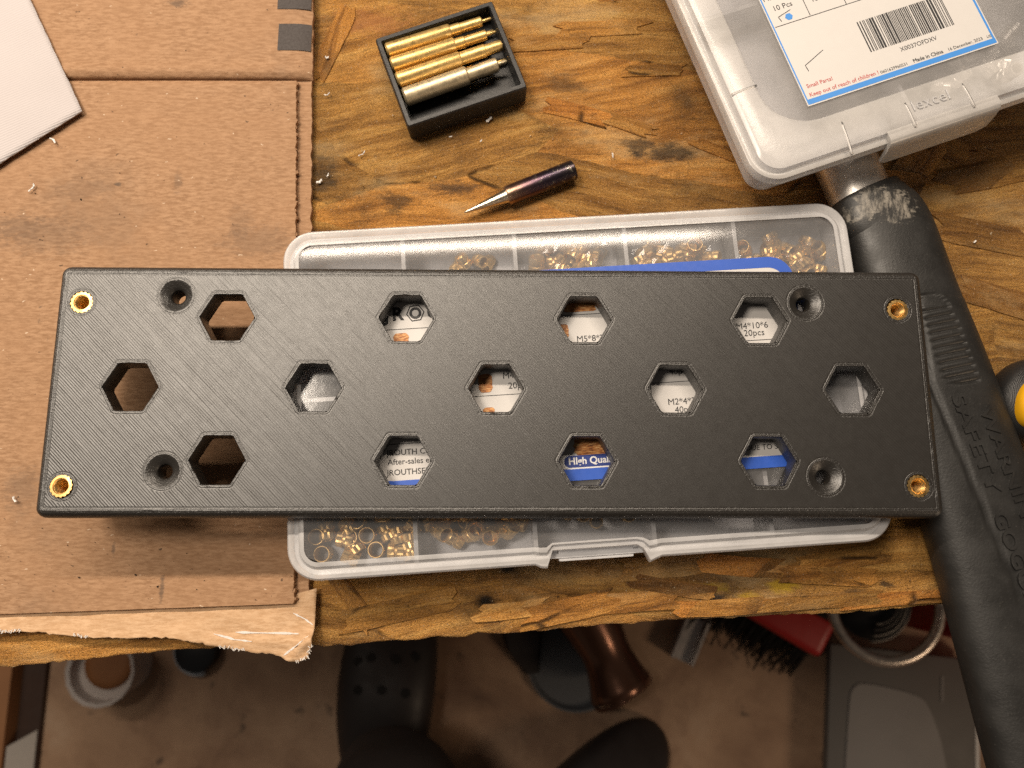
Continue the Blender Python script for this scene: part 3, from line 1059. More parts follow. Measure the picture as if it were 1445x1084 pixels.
def loose(me, name, wl, rot, label, group, cat="insert"):
    o = bpy.data.objects.new(name, me)
    o.location = wl
    o.rotation_euler = rot
    link(o)
    return tag(o, label, cat, group)


def in_case(px, py, h):
    return P(px, py, LZ - 0.0182 + h, SLOPE)


G1 = "inserts loose in the front left compartment"
for px, py in ((452, 758), (498, 757.5), (522, 754), (508, 736), (460, 781), (535, 775)):
    loose(MEA, "brass_insert", in_case(px, py, 0.0016), (random.uniform(-.06, .06), random.uniform(-.06, .06), random.random() * 3),
          "brass insert standing on end as a ring in the case's front left compartment", G1 + " standing")
for px, py in ((476, 759), (484, 780), (508, 780), (552, 762), (575, 752), (574, 766), (572, 778), (460, 739), (486, 734), (540, 738), (558, 744), (575, 736)):
    loose(MEA, "brass_insert", in_case(px, py, 0.0042), (R(90) + random.uniform(-.25, .25), 0, random.random() * 6.3),
          "brass insert lying on its side in the case's front left compartment", G1 + " lying")
for i in range(30):
    loose(MEA, "brass_insert", in_case(random.uniform(610, 745), random.uniform(700, 756), random.uniform(0.003, 0.006)), (random.random() * 6, random.random() * 6, random.random() * 6),
          "brass insert heaped in the case's front second compartment from the left", "inserts in the front second compartment")
for px, py in ((840, 737), (800, 725), (822, 728), (860, 722), (885, 728)):
    loose(MEB, "brass_insert", in_case(px, py, 0.0016), (0, 0, random.random()), "brass insert in the case's front middle compartment above the latch", "inserts in the front middle compartment")


def bag(px, py, wx, wy, label):
    c = P(px, py, 0.0155 + SLOPE * 0.02, SLOPE)
    V, F = [], []
    k = 16
    for i in range(k + 1):
        for j in range(k + 1):
            u, v_ = i / k - .5, j / k - .5
            z = 0.0012 * mnoise.fractal(Vector((u * 7 + px, v_ * 7, 0)), 0.9, 2, 3) - 0.003 * (abs(u) ** 3 + abs(v_) ** 3) * 8 * 0.5
            V.append((u * wx * MM, v_ * wy * MM, z))
    F = [(i * (k + 1) + j, (i + 1) * (k + 1) + j, (i + 1) * (k + 1) + j + 1, i * (k + 1) + j + 1) for i in range(k) for j in range(k)]
    o = mesh("plastic_bag", V, F, FILM, None, False)
    o.location = c
    o.rotation_euler = (0, -SLOPE, TH)
    return tag(o, label, "bag")


for px, nm, wx in ((800, "third", 29), (955, "fourth", 30), (1100, "right end", 29)):
    bag(px, 372, wx, 30, "crumpled clear film bag of brass inserts, rear %s compartment of the case" % nm)
    for i in range(36):
        loose(MEA, "brass_insert", P(px + random.uniform(-52, 52), random.uniform(345, 410), 0.0085 + random.uniform(-0.0035, 0.002), SLOPE), (random.random() * 6, random.random() * 6, random.random() * 6),
              "brass insert inside the film bag in the rear %s compartment" % nm, "inserts bagged in the rear %s compartment" % nm)
for px, py in ((660, 375), (650, 362), (685, 378), (640, 384), (672, 366)):
    loose(MEB, "brass_insert", P(px, py, 0.007, SLOPE), (random.random() * 6, random.random() * 6, 0), "brass insert loose in the rear second compartment of the case", "inserts in the rear second compartment")

# ------------------------------------------------------------------ black printed plate with hexagonal holes
plate = thing("printed_plate", "black 3D printed rectangular plate with thirteen hexagonal holes and four brass inserts", "plate",
              (-0.0048, 0.0378, LZ + 0.00045 - SLOPE * 0.0048 * 0 + SLOPE * -0.0048), (0, -SLOPE, 0))
PT = 6.9            # thickness in mm
PW, PD = 245.6, 70.4
FIL = 1.9
hexes = [(x, 0.2) for x in (-100.0, -50, 0.2, 50, 99.8)] + [(x, y) for y in (20.1, -19.8) for x in (-75, -25, 25, 75)]
csk = [(-89.6, 26.3), (88.2, 25.2), (-89.3, -22.8), (90.3, -24.1)]
ins = [(-115.7, 24.2), (114.6, 23.5), (-115.7, -27.0), (115.8, -26.5)]
HR = 7.75


def hex_loop(cx, cy, off, n=6, per=6):
    """outline of a hexagonal hole, widened by off mm, slightly rounded corners"""
    r = HR + off / math.cos(R(30))
    pts = []
    cr = 0.12
    for k in range(6):
        a0, a1 = R(60 * k), R(60 * k + 60)
        p0 = (r * math.cos(a0), r * math.sin(a0))
        p1 = (r * math.cos(a1), r * math.sin(a1))
        for i in range(per):
            f = cr * 0.5 + (1 - cr) * i / (per - 1)
            pts.append((cx + p0[0] + (p1[0] - p0[0]) * f, cy + p0[1] + (p1[1] - p0[1]) * f))
    return pts


def circ(cx, cy, r, n=32):
    return [(cx + r * math.cos(2 * math.pi * k / n), cy + r * math.sin(2 * math.pi * k / n)) for k in range(n)]


def hexdist(x, y):
    x, y = abs(x), abs(y)
    ap = HR * math.cos(R(30))
    return max(y - ap, x * math.cos(R(30)) + y * 0.5 - ap)


CR, IR = 4.5, 3.15
INW, IND = PW / 2 - FIL, PD / 2 - FIL


def edist(x, y):
    d = min(INW - abs(x), IND - abs(y)) + 0.0
    for cx, cy in hexes:
        if abs(x - cx) < 12 and abs(y - cy) < 12:
            d = min(d, hexdist(x - cx, y - cy))
    for cx, cy in csk:
        d = min(d, math.hypot(x - cx, y - cy) - CR)
    for cx, cy in ins:
        d = min(d, math.hypot(x - cx, y - cy) - IR)
    return d


OFF = [0, 0.25, 0.6, 1.1, 1.7]
pts, edges = [], []


def add_loop(lp):
    b = len(pts)
    pts.extend(Vector(p) for p in lp)
    edges.extend((b + i, b + (i + 1) % len(lp)) for i in range(len(lp)))


def outline(off):
    return rrect(2 * (INW - off), 2 * (IND - off), max(0.9 - off, 0.2), 5, 60)


for o_ in OFF:
    add_loop(outline(o_))
    for cx, cy in hexes:
        add_loop(hex_loop(cx, cy, o_))
    for cx, cy in csk:
        add_loop(circ(cx, cy, CR + o_, 40))
    for cx, cy in ins:
        add_loop(circ(cx, cy, IR + o_, 28))
for i in range(118):
    for j in range(32):
        x, y = -117 + i * 2.0 + (j % 2) * 1.0, -31 + j * 2.0
        if edist(x, y) > 2.2:
            pts.append(Vector((x, y)))
r_ = delaunay_2d_cdt(pts, edges, [], 0, 1e-5)
v2, f2 = r_[0], r_[2]
PV, PF, PA = [], [], []
keep = []
for f in f2:
    cx = sum(v2[i].x for i in f) / 3
    cy = sum(v2[i].y for i in f) / 3
    if edist(cx, cy) > -0.004:
        keep.append(tuple(f))
for p in v2:
    d = edist(p.x, p.y)
    # raised, uneven bead round every opening and along the rim
    bead = 0.13 * math.exp(-((d - 0.28) / 0.16) ** 2) * (0.35 + 1.3 * max(0, mnoise.noise(Vector((p.x * 1.7, p.y * 1.7, 0))) + 0.2))
    z = PT + bead
    PV.append((p.x, p.y, z))
    PA.append(max(min(d, 3.0), 0))
PF += keep


def near_index(lp):
    idx = []
    for x, y in lp:
        best = lookup.get((round(x, 3), round(y, 3)))
        if best is None:
            best = min(range(len(v2)), key=lambda i: (v2[i].x - x) ** 2 + (v2[i].y - y) ** 2)
        idx.append(best)
    return idx


lookup = {(round(p.x, 3), round(p.y, 3)): i for i, p in enumerate(v2)}


def skirt(loop_xy, rings, close=False):
    """hang rings of (x, y, z, attr) loops from a boundary loop of the top face"""
    prev = near_index(loop_xy)
    n = len(prev)
    for lp in rings:
        b = len(PV)
        for x, y, z, a in lp:
            PV.append((x, y, z))
            PA.append(a)
        cur = list(range(b, b + n))
        for i in range(n):
            k = (i + 1) % n
            PF.append((prev[i], prev[k], cur[k], cur[i]))
        prev = cur
    if close:
        PF.append(tuple(prev))
    return prev


def jit(x, y, z, s=0.03):
    k = s * mnoise.noise(Vector((x * 1.1, y * 1.1, z * 9)))
    return k


# outer fillet and side
base = outline(0)
rings = []
for a, zz, arc in [(0.45, -0.10, -0.45), (0.9, -0.32, -0.95), (1.35, -0.65, -1.5), (1.75, -1.15, -2.1), (2.02, -1.75, -2.8), (2.15, -2.4, -3.4), (2.2, -3.2, -4.2), (2.2, -4.6, -5.6), (2.2, -6.3, -7.3), (1.8, -6.9, -8)]:
    a *= FIL / 2.2
    lp = rrect(2 * (INW + a), 2 * (IND + a), 0.9 + a, 5, 60)
    rings.append([(x + jit(x, y, zz), y + jit(y, x, zz), PT + zz, arc) for x, y in lp])
bottom_loop = skirt(base, rings)
hb = []
for cx, cy in hexes:
    lp = hex_loop(cx, cy, 0)
    hb.append(skirt(lp, [[(x, y, zz, -PT + zz) for x, y in hex_loop(cx, cy, o2)] for zz, o2 in ((PT - 0.3, -0.12), (PT - 2.5, -0.15), (0.5, -0.15), (0.0, 0.1))]))
for cx, cy in csk:
    lp = circ(cx, cy, CR, 40)
    hb.append(skirt(lp, [[(x, y, zz, (r0 - CR) * 0.12) for x, y in circ(cx, cy, r0, 40)] for r0, zz in ((4.25, PT - 0.10), (3.6, PT - 0.45), (2.9, PT - 0.9), (2.15, PT - 1.4), (1.95, PT - 1.8), (1.95, 0))]))
for cx, cy in ins:
    lp = circ(cx, cy, IR, 28)
    hb.append(skirt(lp, [[(x, y, zz, -1) for x, y in circ(cx, cy, IR, 28)] for zz in (PT - 1, 0.0)]))
# underside
bp, be = [], []
for idx in [bottom_loop] + hb:
    b = len(bp)
    bp += [Vector((PV[i][0], PV[i][1])) for i in idx]
    be += [(b + i, b + (i + 1) % len(idx)) for i in range(len(idx))]
rb = delaunay_2d_cdt(bp, be, [], 0, 1e-5)
off = len(PV)
for p in rb[0]:
    PV.append((p.x, p.y, 0.0))
    PA.append(3.0)
for f in rb[2]:
    cx = sum(rb[0][i].x for i in f) / 3
    cy = sum(rb[0][i].y for i in f) / 3
    ok = all(hexdist(cx - a, cy - b) > 0.05 for a, b in hexes) and all(math.hypot(cx - a, cy - b) > 1.94 for a, b in csk) and all(math.hypot(cx - a, cy - b) > IR - 0.02 for a, b in ins)
    if ok and abs(cx) < INW + 2 and abs(cy) < IND + 2:
        PF.append(tuple(off + i for i in reversed(f)))
body = mesh("plate_body", [(x * MM, y * MM, z * MM) for x, y, z in PV], PF, PRINT, plate, True, auto=38)
at = body.data.attributes.new("edge_dist", 'FLOAT', 'POINT')
at.data.foreach_set("value", PA)

# brass threaded inserts pressed into the corners
pr = [(2.9, 0.2), (3.12, 0.6), (3.12, PT - 0.25), (3.02, PT + 0.08), (2.22, PT + 0.12), (2.05, PT - 0.20)]
zz = PT - 0.2
while zz > 0.8:
    pr += [(2.0, zz), (1.72, zz - 0.30), (2.0, zz - 0.60)]
    zz -= 0.7
pr += [(1.62, 0.2), (2.9, 0.2)]


def knurl(q, j):
    return (1.03 if j % 3 == 0 else (0.93 if j % 3 == 1 else 1.0)) if 1 <= q <= 3 else 1.0


V, F = lathe([(r * MM, h * MM) for r, h in pr], 48, 'Z', False, False, knurl)
for k, (cx, cy) in enumerate(ins):
    if k == 0:
        first = mesh("threaded_insert", V, F, INSB, plate, True, auto=25)
        o = first
    else:
        o = bpy.data.objects.new("threaded_insert", first.data)
        link(o, plate)
    o.location = (cx * MM, cy * MM, 0.0)
    o.rotation_euler = (R(random.uniform(-2.5, 2.5)), R(random.uniform(-2.5, 2.5)), random.random())

# ------------------------------------------------------------------ tray of insert tips
tc = [P(a, b, 0.009) for a, b in ((527, 55), (693, 2), (746, 122), (577, 180))]
tw = ((tc[1] - tc[0]).length + (tc[2] - tc[3]).length) / 2
td = ((tc[3] - tc[0]).length + (tc[2] - tc[1]).length) / 2
ctr = (tc[0] + tc[1] + tc[2] + tc[3]) / 4
dx_ = (tc[1] - tc[0]) + (tc[2] - tc[3])
tang = math.atan2(dx_.y, dx_.x)
tray = thing("tip_tray", "small open black printed tray holding gold soldering tips", "tray", (ctr.x, ctr.y, 0.0002), (0, 0, tang))
m, t = new_mat("layered_black_plastic")
v = coords(t)
sp_ = nd(t, 'ShaderNodeSeparateXYZ', {0: v})
ly = mth(t, 'SINE', mth(t, 'MULTIPLY', mth(t, 'ADD', sp_.outputs[2], mth(t, 'MULTIPLY', noi(t, v, 0.4), 0.1)), 2 * math.pi / 0.3))
BLKP = finish(m, t, Base_Color=mixc(t, noi(t, v, 0.8), (0.010, 0.010, 0.011), (0.022, 0.021, 0.021)), Roughness=0.42, Normal=bump(t, mth(t, 'ADD', ly, noi(t, v, 1.5)), 0.4, 0.00012))


def ring_loop(wd, dp, r, z):
    return [(x, y, z) for x, y in rrect(wd, dp, r, 4, 12)]


wt = 0.0016
lps = [ring_loop(tw - 0.0012, td - 0.0012, 0.0005, 0), ring_loop(tw - 0.0004, td - 0.0004, 0.0007, 0.0004), ring_loop(tw, td, 0.0008, 0.0078), ring_loop(tw - 0.0002, td - 0.0002, 0.0008, 0.0087),
       ring_loop(tw - 0.0008, td - 0.0008, 0.0006, 0.0090), ring_loop(tw - 2 * wt, td - 2 * wt, 0.0005, 0.0090), ring_loop(tw - 2 * wt - 0.0004, td - 2 * wt - 0.0004, 0.0004, 0.0085),
       ring_loop(tw - 2 * wt - 0.0004, td - 2 * wt - 0.0004, 0.0004, 0.0012)]
mesh("tray_box", *loft(lps, True, True, True), BLKP, tray, True, auto=40)

TM = matrix_of(tray)


def tip_thing(kind, dia, lx, ly_, lz, label, mt, yaw=0.0, mark=None):
    """stepped insert tip along tray x; kind sets the nose"""
    r = dia / 2
    b = [(0, 0), (r * 0.80, 0), (r, 0.5), (r, 20.0), (r * 0.90, 20.4)]
    g = 0.72 * r
    K = 1.095
    b, = ([(a, h * K) for a, h in b],)
    th = thing("insert_tip", label, "soldering tip", TM @ Vector((lx * MM, ly_ * MM, lz * MM)), (0, 0, tang + yaw), "gold insert tips in the black tray")
    mesh("shank", *lathe([(a * MM, h * MM) for a, h in b + [(0, 20.4 * K)]], 36, 'X', False, False), mt, th, True, auto=30)
    if kind == 'pin':
        c = [(0, 20.35), (g * 1.05, 20.35), (g * 1.05, 23.4), (g * 0.92, 23.6), (g * 0.92, 30.2), (g * 0.80, 30.5), (0, 30.5)]
        pin = [(0, 30.4), (0.55, 30.4), (0.55, 33.2), (0.3, 33.6), (0, 33.6)]
    elif kind == 'blunt':
        c = [(0, 20.35), (g * 1.18, 20.35), (g * 1.18, 28.2), (g, 28.4), (g, 29.0), (0, 29.0)]
        pin = [(0, 28.9), (g * 1.0, 28.9), (g * 1.0, 33.0), (g * 0.9, 33.6), (0, 33.6)]
    else:
        c = [(0, 20.35), (g, 20.35), (g, 24.6), (g * 1.05, 25.0), (g * 1.05, 29.8), (g * 0.9, 30.1), (0, 30.1)]
        pin = [(0, 30.0), (0.75, 30.0), (0.65, 32.8), (0.4, 33.2), (0, 33.2)]
    mesh("nose", *lathe([(a * MM, h * K * MM) for a, h in c], 32, 'X', False, False), mt, th, True, auto=30)
    mesh("pin", *lathe([(a * MM, h * K * MM) for a, h in pin], 20, 'X', False, False), mt, th, True, auto=30)
    if mark:
        B = Build()
        for s, x0 in mark:
            vv, ff = text_vf(s, 2.3 * MM, 'LEFT', 0, 0.02 * MM)
            out = []
            for q in vv:
                a = q.y / (r * MM) + 0.45
                out.append(Vector((q.x + x0 * MM, math.sin(a) * (r + 0.02) * MM, math.cos(a) * (r + 0.02) * MM)))
            B.add((out, ff))
        B.make("engraved_mark", mat_simple("engraving", (0.30, 0.17, 0.05), 0.5, 0.8), th)
    return th


x0 = -tw / 2 / MM + 2.1
yt = td / 2 / MM - 1.9
tip_thing('pin', 4.9, x0 + 0.2, yt - 2.6, 7.3, "gold soldering tip with thin pin at the tray's rear wall, engraved M2", GOLD, R(-1.0), (("G", 3.0), ("M2", 6.2)))
tip_thing('pin', 4.9, x0, yt - 8.1, 7.3, "second gold soldering tip from the tray's rear wall, with thin pin", GOLD, R(-0.5))
tip_thing('blunt', 4.9, x0, yt - 13.9, 7.3, "third gold soldering tip from the tray's rear wall, with wide blunt nose", GOLD, R(0.3))
tip_thing('short', 6.0, x0 + 0.3, yt - 20.2, 6.6, "thickest paler brass soldering tip nearest the tray's empty front strip", PALEGOLD, R(1.2))
for k, yy in enumerate((5.3, 11.0, 16.8)):
    tip_thing('pin', 4.6, x0 + 0.4, yt - yy, 3.4, "gold soldering tip of the lower layer between the %s tips" % ("rear two", "middle two", "front two")[k], GOLD, 0.0)

# ------------------------------------------------------------------ conical soldering tip on the bench
a_, b_ = P(655, 301, 0.0028), P(810, 240, 0.0030)
d_ = b_ - a_
L_ = d_.length / MM
sol = thing("soldering_iron_tip", "loose conical soldering iron tip with heat-blued dark shank on the bench", "soldering tip", (a_.x, a_.y, 0.0033), (0, -R(2.2) * 0, math.atan2(d_.y, d_.x)))
m, t = new_mat("blued_steel")
v = coords(t)
k = nd(t, 'ShaderNodeSeparateXYZ', {0: v}).outputs[0]
k = mth(t, 'ADD', mth(t, 'DIVIDE', k, L_), mth(t, 'MULTIPLY', mth(t, 'SUBTRACT', noi(t, v, 0.3, 5, 0.7), 0.5), 0.25))
c = ramp(t, k, [(0.36, (0.40, 0.27, 0.18)), (0.44, (0.17, 0.10, 0.075)), (0.62, (0.085, 0.050, 0.065)), (0.8, (0.055, 0.043, 0.060)), (1.0, (0.07, 0.055, 0.06))])
c = mixc(t, mth(t, 'MULTIPLY', rng(t, noi(t, v, 0.45, 6, 0.75), 0.54, 0.62), rng(t, k, 0.55, 0.8)), c, (0.42, 0.38, 0.30))
BLUED = finish(m, t, Base_Color=c, Metallic=0.9, Roughness=0.30, Normal=bump(t, noi(t, v, 0.8, 5), 0.2, 0.0002))
cone = L_ * 0.385
mesh("tip_cone", *lathe([(0.0, 0), (0.00016, 0.0001), (0.00042, 0.0008), (0.0021, (cone - 1.5) * MM), (0.0024, cone * MM), (0, cone * MM)], 36, 'X', False, False), PALEGOLD if False else mat_simple("tinned_steel", (0.66, 0.58, 0.46), 0.28, 1.0, 0.2, 0.4, 0.1), sol, True, auto=40)
mesh("shank", *lathe([(0, (cone - 0.1) * MM), (0.0029, (cone - 0.1) * MM), (0.0032, (cone + 0.4) * MM), (0.0033, (L_ - 0.3) * MM), (0.0030, L_ * MM), (0.0024, L_ * MM), (0.0022, (L_ - 0.4) * MM), (0.0022, (L_ - 9) * MM), (0, (L_ - 9) * MM)], 40, 'X', False, False), BLUED, sol, True, auto=35)

# ------------------------------------------------------------------ hammer
ham = thing("hammer", "hammer with black ribbed rubber grip and steel shaft lying at the right", "hammer", (0.1115, 0.103, 0.0))
axis = [(104.5, 121.0, 20.0, 17.0), (107.9, 110.5, 20.5, 17.0), (110.9, 104.0, 22.6, 17.6), (112.0, 101.2, 24.4, 17.9), (114.2, 97.0, 26.4, 18.0), (117.6, 91.0, 27.8, 18.0), (122.6, 70.0, 28.6, 18.0), (128.2, 46.0, 31.0, 18.0), (132.8, 24.0, 33.0, 18.1),
        (138.2, 0.0, 34.0, 18.2), (143.6, -27.0, 35.0, 18.3), (150.5, -65.0, 36.0, 18.5), (158.0, -105.0, 37.0, 19.0), (162.0, -125.0, 37.0, 19.0)]
GROOVE = [(P(a, b, 0.0175).y / MM, P(a, b, 0.0175).x / MM) for a, b in ((1293, 425), (1312, 540), (1356, 645), (1408, 771), (1455, 880), (1540, 1084))]


def interp(tab, x):
    tab = sorted(tab)
    if x <= tab[0][0]:
        return tab[0][1]
    for (a, u), (b, w_) in zip(tab, tab[1:]):
        if x <= b:
            return u + (w_ - u) * (x - a) / (b - a)
    return tab[-1][1]


def cat(vals, s):
    """smooth interpolation of axis rows by index"""
    i = min(int(s), len(vals) - 2)
    f = s - i
    p = [vals[max(min(k, len(vals) - 1), 0)] for k in (i - 1, i, i + 1, i + 2)]
    return 0.5 * ((2 * p[1]) + (-p[0] + p[2]) * f + (2 * p[0] - 5 * p[1] + 4 * p[2] - p[3]) * f * f + (-p[0] + 3 * p[1] - 3 * p[2] + p[3]) * f ** 3)


AX = [[r[k] for r in axis] for k in range(4)]
ribs_top, ribs_n = P(1312, 424, 0.0177), 11
rib_pts = [(P(1318 + 3.0 * k, 427 + 10.6 * k, 0.0177)) for k in range(ribs_n)]


def grip_dz(x, y, ztop):
    """relief of the grip's upper face (mm)"""
    dz = 0.0
    g = interp(GROOVE, y)
    if y < 68 and ztop > 0.2:
        dz -= 0.9 * math.exp(-((x - g) / 0.6) ** 2)
        dz += 0.25 / (1 + math.exp(-(x - g) * 2.0))
    # oval field of ribs
    rc = P(1335, 478, 0.0177) / MM
    ux, uy = (x - rc.x - (rc.y - y) * 0.27), (y - rc.y)
    if abs(uy) < 13.8:
        half = 4.9 if uy < 9 else 4.9 * math.sqrt(max(0, 1 - ((uy - 9) / 4.8) ** 2))
        if abs(ux) < half:
            dz -= 0.35
            if uy < 9.8:
                ph = (uy - ux * 0.20) / 2.22
                dz += 0.95 * (abs(math.sin(ph * math.pi)) ** 0.5) - 0.6
    return dz


def grip_station(s):
    return [cat(a, s) for a in AX]


def grip_loop(s, nseg=132, relief=True, grow=0.0):
    cx, cy, wd, ht = grip_station(s)
    c2 = grip_station(min(s + 0.02, len(axis) - 1.001))
    c1 = grip_station(max(s - 0.02, 0))
    tx, ty = c2[0] - c1[0], c2[1] - c1[1]
    l = math.hypot(tx, ty)
    tx, ty = tx / l, ty / l
    sx_, sy_ = -ty, tx          # towards the right as seen from above
    out = []
    for j in range(nseg):
        a = 2 * math.pi * j / nseg
        ex_ = 2.0 / 2.6
        cu = math.copysign(abs(math.cos(a)) ** ex_, math.cos(a))
        su = math.copysign(abs(math.sin(a)) ** ex_, math.sin(a))
        x = cx + sx_ * cu * (wd / 2 + grow)
        y = cy + sy_ * cu * (wd / 2 + grow)
        z = 0.3 + ht / 2 + su * (ht / 2 + grow)
        if relief and su > 0.3:
            z += grip_dz(x, y, su)
        out.append((x * MM - ham.location.x, y * MM - ham.location.y, z * MM))
    return out


RUB = mat_rubber()
st = []
s = 2.0
while s < len(axis) - 1:
    st.append(s)
    s += 0.012 if 5.3 < s < 7.6 else 0.05
mesh("rubber_grip", *loft([grip_loop(2.0, relief=False, grow=-1.2)] + [grip_loop(2.0 + .02, relief=False, grow=-0.3)] + [grip_loop(q) for q in st[1:]] + [grip_loop(len(axis) - 1.01, relief=False, grow=-3)]), RUB, ham, True)
# steel shaft: oval tube running under the case, with the head at its far end
sh = []
for i in range(26):
    q = i / 25
    y = 103 + q * 150
    x = 110.6 - (y - 103) * 0.33
    wd, ht = 19.5 - 1.5 * q, 15.5
    sh.append([(x * MM + wd / 2 * MM * math.cos(2 * math.pi * j / 40) * 0.95 - ham.location.x, y * MM + wd / 2 * MM * math.cos(2 * math.pi * j / 40) * 0.33 - ham.location.y, (9.3 + ht / 2 * math.sin(2 * math.pi * j / 40)) * MM) for j in range(40)])
mesh("steel_shaft", *loft(sh), STEEL, ham, True, auto=40)


def top_z(x, y):
    """height of the grip's top at a point (mm)"""
    best, bs = 1e9, 2.0
    for k in range(20, (len(axis) - 1) * 10):
        c_ = grip_station(k / 10)
        d = abs(c_[1] - y)
        if d < best:
            best, bs = d, k / 10
    cx, cy, wd, ht = grip_station(bs)
    u = min(abs((x - cx) * 0.97 / (wd / 2)), 0.98)
    su = (1 - u ** 2.6) ** (1 / 2.6)
    return 0.3 + ht / 2 + su * ht / 2 + grip_dz(x, y, su)


B = Build()
for word, p0, p1, size in (("SAFETY", (1346, 556), (1400, 697), 5.4), ("GOGGLES", (1404, 722), (1468, 884), 5.4), ("WARNING", (1386, 575), (1456, 758), 5.4)):
    a_, b_ = P(*p0, 0.0178), P(*p1, 0.0178)
    d_ = b_ - a_
    ang = math.atan2(d_.y, d_.x)
    vv, ff = text_vf(word, size * MM, 'LEFT', 0.00042, 0.00006, 1.0)
    wd = max(q.x for q in vv)
    k = d_.length / wd
    out = []
    for q in vv:
        X = a_.x + math.cos(ang) * q.x * k - math.sin(ang) * q.y
        Y = a_.y + math.sin(ang) * q.x * k + math.cos(ang) * q.y
        Z = top_z(X / MM, Y / MM) * MM + q.z + 0.00008
        out.append(Vector((X - ham.location.x, Y - ham.location.y, Z)))
    B.add((out, ff))
B.make("raised_lettering", RUB, ham, True, auto=30)

# ------------------------------------------------------------------ second clear case at the upper right
T2 = R(19.5)
z_lid = 0.033
corner = Vector((0.0704, 0.0952, 0))
W2, D2 = 0.165, 0.112
cx2 = corner + Vector((math.cos(T2) * W2 / 2 - math.sin(T2) * D2 / 2, math.sin(T2) * W2 / 2 + math.cos(T2) * D2 / 2, 0))
case2 = thing("parts_case", "frosted clear plastic case with barcode label propped on the hammer shaft", "parts case", (cx2.x, cx2.y, 0.0185), (0, 0, T2))
C2I = matrix_of(case2).inverted()
BZ = 0.0185


def c2l(px, py, z):
    return C2I @ P(px, py, z)


def loop2(inset, z, r=9.0, tab=False):
    i = inset * MM
    pts = rrect(W2 - 2 * i, D2 - 2 * i, max(r - inset, 1.2) * MM, 10, 60)
    return [(x, y, (z - BZ * 1000) * MM) for x, y in pts]


def inner2(t_, z):
    """loops that morph from the rim to the window outline (t 0..1)"""
    a = rrect(W2 - 0.006, D2 - 0.006, 0.006, 10, 60)
    b = [(x + 0.0005, y + 0.0022) for x, y in rrect(W2 - 0.0200, D2 - 0.0225, 0.014, 10, 60)]
    return [(p[0] + (q[0] - p[0]) * t_, p[1] + (q[1] - p[1]) * t_, (z - BZ * 1000) * MM) for p, q in zip(a, b)]


V, F = loft([loop2(6, 18.5), loop2(4.2, 18.5), loop2(3.4, 19.0), loop2(2.4, 27.0), loop2(1.9, 31.6), loop2(3.1, 31.6), loop2(3.6, 27), loop2(4.8, 20.0), loop2(6.5, 19.8)], True, True, True)
mesh("tray", V, F, TRAYPL, case2, True, auto=40)
lr = [loop2(1.8, 29.5), loop2(0.4, 29.5), loop2(0, 29.9), loop2(0, 32.3), loop2(0.3, 32.9), loop2(1.0, 33.2), loop2(1.8, 33.1), loop2(2.1, 33.3), loop2(2.6, 34.8), inner2(0.06, 35.3), inner2(0.15, 35.5), inner2(0.5, 35.6), inner2(0.86, 35.5), inner2(0.95, 35.2), inner2(1.0, 34.3)]
mesh("lid_rim", *loft(lr, True, False, False), FROST2, case2, True, auto=40)
win = [(x + 0.0005, y + 0.0022) for x, y in rrect(W2 - 0.0200, D2 - 0.0225, 0.014, 10, 1)]
WZ = 0.0345
mesh("lid_panel", *ngon_prism(win, 0.0337 - BZ, 0.0343 - BZ), HAZY, case2)
# moulded ribs across the lid band
for pa, pb in (((1033, 133), (1068, 120)), ((1188, 172), (1203, 217)), ((1277, 145), (1293, 178)), ((1358, 118), (1376, 150))):
    a_, b_ = c2l(*pa, 0.0356), c2l(*pb, 0.0356)
    n_ = 7
    path = [Vector((a_.x + (b_.x - a_.x) * i / n_, a_.y + (b_.y - a_.y) * i / n_, 0.0356 - BZ + 0.0002 * math.sin(math.pi * i / n_) - 0.0003)) for i in range(n_ + 1)]
    mesh("moulded_rib", *tube(path, 0.00038, 10), FROST2, case2, True)
# latch tab hanging at the front
qa, qb = c2l(1236, 218, 0.026), c2l(1385, 165, 0.026)
latch = Build()
prf = [(-0.0010, 0.0338), (-0.0006, 0.0348), (0.0012, 0.0352), (0.0034, 0.0350)]
yb = -D2 / 2
sec = [(0.0030, 0.0350), (0.0005, 0.0350), (-0.0008, 0.0340), (-0.0016, 0.0310), (-0.0022, 0.0240), (-0.0014, 0.0238), (-0.0002, 0.0310), (0.0006, 0.0335), (0.0030, 0.0340)]
lpz = []
for k in range(15):
    u = k / 14
    x = qa.x + (qb.x - qa.x) * u
    e = min(u, 1 - u) * 14
    sh_ = 0.0018 * max(0, 1 - e)
    lpz.append([(x, yb + a, min(max(b, 0.0238 + sh_ * 1.2), 0.0352) - BZ) for a, b in sec])
fix_normals(mesh("latch", *loft(lpz), FROST2, case2, True, auto=45))
lt = Build()
pa, pb = c2l(1286, 151, 0.0358), c2l(1352, 129, 0.0358)
lt.add(text_vf("lexcel", 4.6 * MM, 'LEFT', 0.00018, -0.00003, 1.12), Matrix.Translation((pa.x, pa.y, 0.0358 - BZ)) @ Matrix.Rotation(math.atan2(pb.y - pa.y, pb.x - pa.x), 4, 'Z'))
lt.make("moulded_lettering", FROST, case2)
# inner dividers
for x in (-0.030, 0.022, 0.055):
    mesh("divider", *box(x - 0.0006, x + 0.0006, -D2 / 2 + 0.005, D2 / 2 - 0.005, 0.0014, 0.0125), FROST, case2)
mesh("divider", *box(-W2 / 2 + 0.005, -0.0307, -0.0006, 0.0006, 0.0014, 0.0125), FROST, case2)
